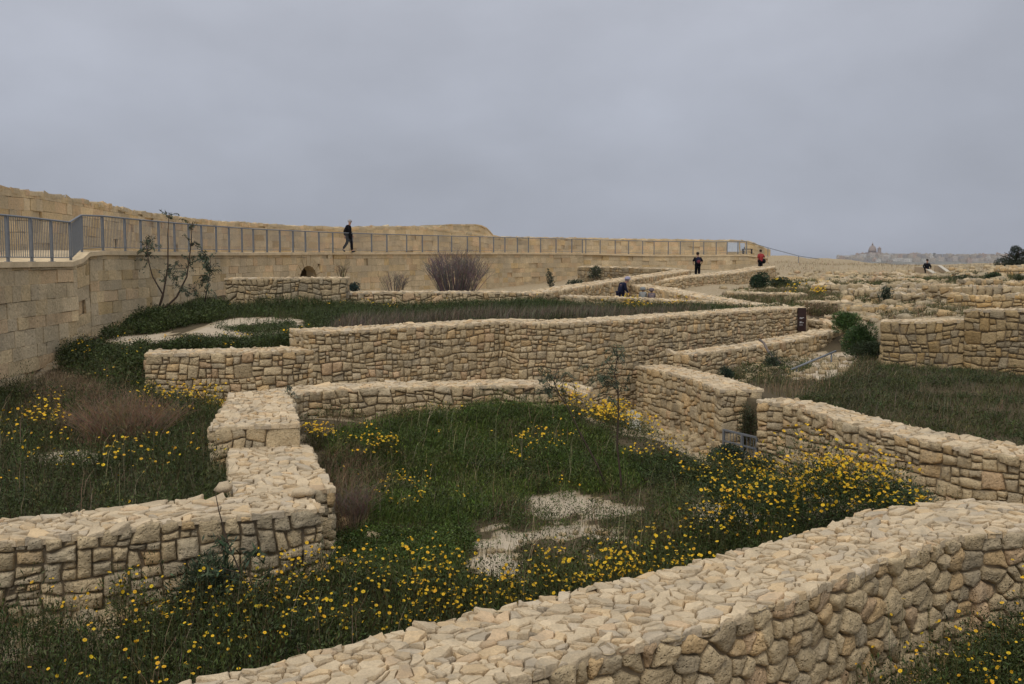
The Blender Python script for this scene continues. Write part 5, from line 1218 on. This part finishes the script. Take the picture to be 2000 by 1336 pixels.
# ------------------------------------------------------------------ people
M_SKIN = flat_mat('skin', (.42, .24, .17), .6); M_BLK = flat_mat('black cloth', (.009, .009, .012), .9, spec=.1); M_NAVY = flat_mat('navy cloth', (.016, .018, .04), .9, spec=.1); M_JEAN = flat_mat('dark jeans', (.018, .02, .028), .9, spec=.1)
M_RED = flat_mat('red cloth', (.30, .035, .035), .85); M_GREYH = flat_mat('grey hair', (.36, .35, .35), .8); M_DKH = flat_mat('dark hair', (.02, .014, .01), .8); M_GRYC = flat_mat('grey cloth', (.22, .23, .22), .9); M_LHAT = flat_mat('lilac grey hat', (.32, .31, .40), .9); M_TAUPE = flat_mat('taupe cloth', (.14, .115, .12), .9); M_MAR = flat_mat('maroon pack', (.13, .025, .04), .8); M_SHOE = flat_mat('shoe', (.012, .011, .012), .6)
def skinned(name, nodes, edges, rad, mat, parent, lev=1):
    me = bpy.data.meshes.new(name); me.from_pydata(nodes, edges, []); o = link(name, me, mat, parent)
    md = o.modifiers.new('skin', 'SKIN'); md.use_smooth_shade = True
    for i, r in enumerate(rad): me.skin_vertices[0].data[i].radius = (r, r) if not isinstance(r, tuple) else r
    me.skin_vertices[0].data[0].use_root = True
    sb = o.modifiers.new('sub', 'SUBSURF'); sb.levels = lev; sb.render_levels = lev; return o
def ico(name, c, r, mat, parent, sc=(1, 1, 1), cut=None):
    mb = MB(); n1_, n2_ = 12, 8; vs = []
    for j in range(n2_ + 1):
        ph = math.pi * j / n2_
        for i in range(n1_):
            th = 2 * math.pi * i / n1_; vs.append((c[0] + r * sc[0] * math.sin(ph) * math.cos(th), c[1] + r * sc[1] * math.sin(ph) * math.sin(th), c[2] + r * sc[2] * math.cos(ph)))
    mb.add(vs, [(j * n1_ + i, (j + 1) * n1_ + i, (j + 1) * n1_ + (i + 1) % n1_, j * n1_ + (i + 1) % n1_) for j in range(n2_) for i in range(n1_)])
    return mb.build(name, mat, parent)
def person(label, loc, face, pose, shirt, trousers, hair, extra=None, H=1.75, hairsc=1.0, sleeve='long'):
    """pose: dict of joint offsets; figure faces local -Y, rotated by face"""
    k = H / 1.75; root = empty('person', loc, face); tag(root, label, 'person', 'visitors on the site')
    J = dict(pel=(0, 0, .93), wst=(0, -.01, 1.08), cht=(0, -.01, 1.28), nck=(0, -.02, 1.47), hd0=(0, -.04, 1.56), hd1=(0, -.045, 1.68),
             shl=(-.19, 0, 1.41), ell=(-.25, .03, 1.14), wrl=(-.25, -.06, .89), shr=(.19, 0, 1.41), elr=(.25, .03, 1.14), wrr=(.25, -.06, .89),
             hpl=(-.09, 0, .9), knl=(-.1, -.03, .5), anl=(-.1, .02, .09), tol=(-.1, -.13, .04), hpr=(.09, 0, .9), knr=(.1, -.03, .5), anr=(.1, .02, .09), tor=(.1, -.13, .04))
    J.update(pose); J = {a: Vector(b) * k for a, b in J.items()}
    names = ['pel', 'wst', 'cht', 'nck', 'hd0', 'hd1', 'shl', 'ell', 'wrl', 'shr', 'elr', 'wrr', 'hpl', 'knl', 'anl', 'tol', 'hpr', 'knr', 'anr', 'tor']
    rad = [.12, .115, .13, .052, .085, .088, .058, .042, .028, .058, .042, .028, .085, .058, .042, .035, .085, .058, .042, .035]
    ed = [('pel', 'wst'), ('wst', 'cht'), ('cht', 'nck'), ('nck', 'hd0'), ('hd0', 'hd1'), ('cht', 'shl'), ('shl', 'ell'), ('ell', 'wrl'), ('cht', 'shr'), ('shr', 'elr'), ('elr', 'wrr'), ('pel', 'hpl'), ('hpl', 'knl'), ('knl', 'anl'), ('anl', 'tol'), ('pel', 'hpr'), ('hpr', 'knr'), ('knr', 'anr'), ('anr', 'tor')]
    nodes = [J[n] for n in names]; E = [(names.index(a), names.index(b)) for a, b in ed]; rad = [r * k for r in rad]
    for sd in ('l', 'r'):                      # palm and five fingers
        w_, e_ = J['wr' + sd], J['el' + sd]; dv = (w_ - e_).normalized(); side = Vector((0, 1, 0)); pi_ = len(nodes); nodes.append(w_ + dv * .06 * k); rad.append(.026 * k); E.append((names.index('wr' + sd), pi_))
        for f in range(5):
            off = side * (f - 2) * .017 * k; ln = (.05, .075, .085, .08, .06)[f] * k
            if f == 0: off = side * -.045 * k
            a_ = len(nodes); nodes.append(nodes[pi_] + dv * .035 * k * (0 if f == 0 else 1) + off); rad.append(.009 * k); E.append((pi_, a_))
            nodes.append(nodes[a_] + dv * ln * .5 + Vector((0, 0, 0))); rad.append(.008 * k); E.append((a_, a_ + 1)); nodes.append(nodes[a_ + 1] + dv * ln * .45 + Vector((.012 if sd == 'l' else -.012, -.008, 0)) * k); rad.append(.007 * k); E.append((a_ + 1, a_ + 2))
    b = skinned('body', nodes, E, rad, M_SKIN, root)
    def cloth(name, ns, es, rs, mat): return skinned(name, [J[n] if isinstance(n, str) else Vector(n) * k for n in ns], [(ns.index(a), ns.index(b_)) for a, b_ in es], [r * k for r in rs], mat, root)
    J['col'] = J['cht'] * .3 + J['nck'] * .7
    ns = ['wst', 'pel', 'cht', 'shl', 'ell', 'shr', 'elr', 'col']; es = [('wst', 'pel'), ('wst', 'cht'), ('cht', 'shl'), ('shl', 'ell'), ('cht', 'shr'), ('shr', 'elr'), ('cht', 'col')]; rs = [.17, .17, .185, .088, .068, .088, .068, .085]
    if sleeve == 'long': ns += ['wrl', 'wrr']; es += [('ell', 'wrl'), ('elr', 'wrr')]; rs += [.045, .045]
    cloth('jacket', ns, es, rs, shirt)
    cloth('trousers', ['pel', 'hpl', 'knl', 'anl', 'hpr', 'knr', 'anr'], [('pel', 'hpl'), ('hpl', 'knl'), ('knl', 'anl'), ('pel', 'hpr'), ('hpr', 'knr'), ('knr', 'anr')], [.15, .115, .09, .07, .115, .09, .07], trousers)
    for sd in ('l', 'r'):
        a_, t_ = J['an' + sd], J['to' + sd]; skinned('shoe', [a_ + (a_ - t_) * .25 + Vector((0, 0, -.035)) * k, t_ * .5 + a_ * .5 + Vector((0, 0, -.02)) * k, t_ + (t_ - a_) * .35], [(0, 1), (1, 2)], [.045 * k, .048 * k, .036 * k], M_SHOE, root)
    hc = (J['hd1'] + Vector((0, .012, .012)) * k); hd = J['hd1'] * .45 + J['hd0'] * .55
    ico('hair', hc + Vector((0, .008, .012)), .112 * k * hairsc, hair, root, (.9, 1.0, .95))
    fm = MB(); fd = hd + Vector((0, -.098, .03)) * k
    for sx in (-1, 1): fm.box(fd + Vector((sx * .032, .004, .035)) * k, (.018 * k, .012 * k, .010 * k))
    fm.box(fd + Vector((0, .004, -.03)) * k, (.045 * k, .012 * k, .008 * k)); fm.build('face', M_DKH, root)
    nm = MB(); nm.box(fd + Vector((0, -.008, .008)) * k, (.022 * k, .03 * k, .04 * k)); nm.build('nose', M_SKIN, root)
    for sx in (-1, 1): ico('ear', hd + Vector((sx * .088, .0, .045)) * k, .026 * k, M_SKIN, root, (.5, .8, 1.2))
    if extra: extra(root, J, k)
    return root
walkR = dict(anl=(-.08, .30, .17), knl=(-.09, .04, .52), tol=(-.08, .2, .06), anr=(.08, -.16, .09), knr=(.09, -.14, .5), tor=(.08, -.31, .05), wrl=(-.2, .14, .9), ell=(-.24, .14, 1.14), wrr=(.2, -.16, .92), elr=(.24, -.02, 1.14), cht=(0, -.03, 1.28), nck=(0, -.06, 1.47), hd0=(0, -.09, 1.56), hd1=(0, -.10, 1.67))
def gz_on_walk(px, d): return None
c = Vector(atd(681, 492.5, 56.2))
person('person with grey hair and a long black coat walking on the bastion walkway', c, R(78), walkR, M_BLK, M_BLK, M_GREYH, H=1.8, extra=lambda r, J, k: skinned('coat_skirt', [J['pel'] + Vector((0, 0, .05)), J['pel'] - Vector((0, 0, .12)), J['pel'] - Vector((0, 0, .3))], [(0, 1), (1, 2)], [.19, .20, .19], M_BLK, r))
def pack(r, J, k):
    m = MB(); c_ = J['cht'] + Vector((0, .22, -.02)); vs = []
    ico('backpack', c_, .2, M_NAVY, r, (.85, .6, 1.15)); ico('pack_pocket', c_ + Vector((0, .11, -.07)), .12, M_MAR, r, (1, .4, .9))
sta = dict(ell=(-.30, .02, 1.17), wrl=(-.24, -.16, 1.05), elr=(.30, .02, 1.17), wrr=(.24, -.16, 1.05))
x_, y_, z_ = atd(1363, 493, 62.8); z_ -= 1.76
person('person in black with a navy and maroon backpack seen from behind', (x_, y_, z_), R(180), sta, M_BLK, M_BLK, M_DKH, pack, 1.74, sleeve='short')
def bag(r, J, k): ico('shoulder_bag', J['pel'] + Vector((-.22, .05, .0)), .2, M_BLK, r, (.6, 1.1, .9))
x_, y_, z_ = atd(1486, 488, 72.5); z_ -= 1.72
person('person in a red shirt with a black shoulder bag where the wide wall ends', (x_, y_, z_), R(200), dict(ell=(-.34, 0, 1.2), wrl=(-.4, -.2, 1.22)), M_RED, M_BLK, M_DKH, bag, 1.7, sleeve='short')
def hat(mat):
    def f(r, J, k):
        ico('sun_hat', J['hd1'] + Vector((0, 0, .06)), .125, mat, r, (1, 1, .7)); m = MB(); c_ = J['hd1'] + Vector((0, 0, .03)); m.tube([c_, c_ + Vector((0, 0, .015))], [.19, .16], 14); m.build('hat_brim', mat, r)
    return f
x_, y_, z_ = atd(1211, 606, 42.5)
z_ = atd(1211, 543, 42.5)[2] - 1.5
bend = dict(cht=(0, -.12, 1.24), nck=(0, -.24, 1.38), hd0=(0, -.32, 1.44), hd1=(0, -.37, 1.54), shl=(-.19, -.14, 1.36), shr=(.19, -.14, 1.36), ell=(-.24, -.16, 1.1), elr=(.24, -.16, 1.1), wrl=(-.2, -.32, .95), wrr=(.2, -.32, .95))
person('person in dark blue with a pale lilac hat bent forward in the sunken lane', (x_, y_, z_), R(110), bend, M_NAVY, M_NAVY, M_LHAT, hat(M_LHAT), 1.62)
for (px, top, d, lab, mt, hm) in ((1256, 562, 43.6, 'person in a grey green top and hat, middle of three in the lane', M_GRYC, M_GRYC), (1273, 564, 43.4, 'person in a taupe top, rightmost of the three in the sunken lane', M_TAUPE, M_TAUPE)):
    p_ = Vector(atd(px, top, d)); Hh = min(1.6, max(1.1, p_.z - hz1(p_.x, p_.y)))
    person(lab, (p_.x, p_.y, p_.z - Hh * .98), R(175), bend, mt, M_BLK, hm, hat(hm), Hh)
x_, y_, z_ = atd(1810, 533, 80.5)
z_ = atd(1810, 507, 80.5)[2] - 1.72
person('person in a black jacket coming up the steps between the two pale stair walls', (x_, y_, z_), R(10), dict(ell=(-.36, 0, 1.16), wrl=(-.2, -.2, 1.0), elr=(.36, 0, 1.16), wrr=(.2, -.2, 1.0)), M_BLK, M_JEAN, M_DKH, None, 1.72)

# ------------------------------------------------------------------ far town on its hill
hl = MB(); DT = 3400.0
nx2, ny2 = 60, 14
def hillz(px, v):      # v 0 front .. 1 back
    top = np.interp(px, [1560, 1640, 1700, 1790, 1850, 1950, 2150, 2300], [-42, 5, 14, 12, 11, 12, 14, 0]); return -42 + (top + 42) * math.sin(min(1, v * 1.35) * math.pi / 2)
def hpt(px, v):
    y = DT - 260 + 520 * v; return ((px - 1000) / F * y, y, hillz(px, v))
vs = [hpt(1540 + (2320 - 1540) * i / (nx2 - 1), j / (ny2 - 1)) for j in range(ny2) for i in range(nx2)]
hl.add(vs, [(j * nx2 + i, j * nx2 + i + 1, (j + 1) * nx2 + i + 1, (j + 1) * nx2 + i) for j in range(ny2 - 1) for i in range(nx2 - 1)], (.2, .19, .16)); tag(hl.build('far_hill', tint_mat('far hill', (1, 1, 1), nscale=.01, fine=.05)), 'low hill carrying the distant town', kind='structure')
M_HOUSE = tint_mat('pale render', (1, 1, 1), nscale=.02, namp=.1, fine=.3, famp=.1); M_WIN = flat_mat('dark window', (.10, .11, .13), .4)
def house_mesh(w, d, h, col, rs, nm='distant_house'):
    m = MB(); m.box((0, 0, h / 2 - 3), (w, d, h + 6), col=col)
    m.box((0, 0, h + .35), (w * .98, d * .98, .7), col=tuple(c * .85 for c in col))
    if rs.random() < .6: m.box((w * rs.uniform(-.25, .25), 0, h + 1.9), (w * .3, d * .4, 2.6), col=col)
    nst = max(1, int(h / 3.2)); nw = max(2, int(w / 3.4))
    for s in range(nst):
        for i in range(nw):
            if rs.random() < .8: m.box((-w / 2 + w * (i + .5) / nw, -d / 2 - .02, 1.8 + s * 3.1), (1.3, .16, 1.7), mi=1)
    me_o = m.build(nm, [M_HOUSE, M_WIN], smooth=False); return me_o
rs = random.Random(5); protos = []
PAL = [(.46, .40, .33), (.52, .46, .40), (.40, .34, .28), (.48, .37, .30), (.58, .55, .50), (.36, .33, .31)]
for i in range(12): protos.append((rs.uniform(9, 22), rs.uniform(9, 14), rs.choice((6.4, 9.6, 9.6, 12.8)), PAL[i % 6]))
used = [None] * 12; cn = 0
for row in range(5):
    px = 1636 + rs.uniform(0, 6)
    while px < 1962:
        i = rs.randrange(12); w, d_, h, col = protos[i]; v = .18 + row * .17 + rs.uniform(-.05, .05); x, y, z = hpt(px, v)
        if used[i] is None: used[i] = house_mesh(w, d_, h, col, rs); o = used[i]; tag(o, None, 'house', 'flat roofed houses of the distant town')
        else: o = used[i].copy(); COL.objects.link(o)
        o.location = (x, y, z); o.rotation_euler = (0, 0, rs.uniform(-.5, .5)); o['label'] = 'small flat roofed pale house in the distant hill town'; cn += 1
        px += w / y * F * rs.uniform(.75, 1.5)
# domed church
cx, cy, cz = hpt(1701, .8); cz = atd(1701, 501, cy)[2] + 2; sc = cy / F
M_CH = tint_mat('church stone', (.36, .29, .25), nscale=.05, namp=.1, fine=.5, famp=.1)
chh = empty('domed_church', (cx, cy, cz)); chh.scale = (1.1, 1.1, 1.25); tag(chh, 'large church with a tall ribbed dome rising over the distant town', 'church')
m = MB(); m.box((0, 0, -6), (46, 40, 24)); m.box((0, 0, 7), (36, 30, 6)); m.build('nave', M_CH, chh, smooth=False)
def lathe(prof, n=20):
    m = MB(); vs = [(r * math.cos(2 * math.pi * i / n), r * math.sin(2 * math.pi * i / n), z) for r, z in prof for i in range(n)]
    m.add(vs, [(j * n + i, j * n + (i + 1) % n, (j + 1) * n + (i + 1) % n, (j + 1) * n + i) for j in range(len(prof) - 1) for i in range(n)]); return m
lathe([(12.5, 4), (12.5, 14), (13.2, 14.2), (13.2, 15)]).build('drum', M_CH, chh)
dm = lathe([(12.2, 15), (11.6, 19), (9.8, 23), (7, 26.5), (3.5, 29), (2.6, 29.5)])
for i in range(12):
    a = 2 * math.pi * i / 12; dm.tube([(math.cos(a) * r, math.sin(a) * r, z) for r, z in ((12.4, 15), (11.8, 19), (10, 23), (7.2, 26.7), (3.4, 29.2))], .4, 4)
dm.build('dome', M_CH, chh); lathe([(2.6, 29), (2.6, 33), (2.9, 33.2), (1.5, 35.5), (.35, 37), (.3, 41)], 10).build('lantern', M_CH, chh)
for i in range(8):
    a = 2 * math.pi * (i + .5) / 8; w_ = MB(); w_.box((math.cos(a) * 12.6, math.sin(a) * 12.6, 9.5), (.6, 2.6, 6), a); w_.build('window', M_WIN, chh, smooth=False)
for sx in (22.5,):
    tw = MB(); tw.box((sx, 0, 8), (9, 9, 26)); tw.box((sx, 0, 21.4), (10, 10, 1)); tw.tube([(sx, 0, 21.5), (sx, 0, 24), (sx, 0, 27)], [4, 3, .4], 8); tw.build('bell_tower', M_CH, chh, smooth=False)
# dark skyline trees
for (px, yy, w_, tl) in ((1778, 496, 22, 'dark tree first right of the domed church on the town skyline'), (1790, 497, 16, 'second dark tree right of the domed church on the town skyline'), (1822, 495, 9, 'narrow tree above the visitor on the steps, on the town skyline'), (1885, 498, 18, 'wide dark tree in the middle of the town skyline'), (1945, 498, 24, 'widest dark tree on the skyline beside the near evergreen'), (1660, 505, 14, 'dark tree left of the domed church at the edge of town')):
    y = DT + 120; x = (px - 1000) / F * y; z = atd(px, yy + 5, y)[2]; r0 = empty('distant_tree', (x, y, z)); tag(r0, tl, 'tree', 'dark trees of the distant town')
    tm = MB(); tm.tube([(0, 0, -6), (0, 0, 3)], [1.2, .6], 6, col=(.06, .05, .04)); tm.build('trunk', M_BARK, r0)
    V = Veg(); m_ = 500; dd = unit(npr.normal(size=(m_, 3))); p = dd * npr.uniform(.4, 1.05, (m_, 1)) * np.array([w_ * .9, 6, 6]) + np.array([0, 0, 4]); V.add(leaf_quads(p, unit(npr.normal(size=(m_, 3))), 3.2 * np.ones(m_), 2. * np.ones(m_)), cols(m_, (.05, .06, .045), .2)); V.build('crown', M_LEAF, r0)

# ------------------------------------------------------------------ haze: an even pale volume round the whole place
hb_ = MB(); hb_.box((0, 4000, -8), (19000, 15400, 130)); hz_o = hb_.build('haze', None, smooth=False)
M_HZ = bpy.data.materials.new('haze'); M_HZ.use_nodes = True; th = M_HZ.node_tree; th.nodes.clear()
ho = nd(th, 'ShaderNodeOutputMaterial'); hv = nd(th, 'ShaderNodeVolumePrincipled'); hv.inputs['Density'].default_value = .00006; hv.inputs['Color'].default_value = (.80, .84, .92, 1); hv.inputs['Anisotropy'].default_value = .2
th.links.new(hv.outputs[0], ho.inputs['Volume']); hz_o.data.materials.append(M_HZ); tag(hz_o, 'thin pale haze in the air over the whole place', kind='stuff')
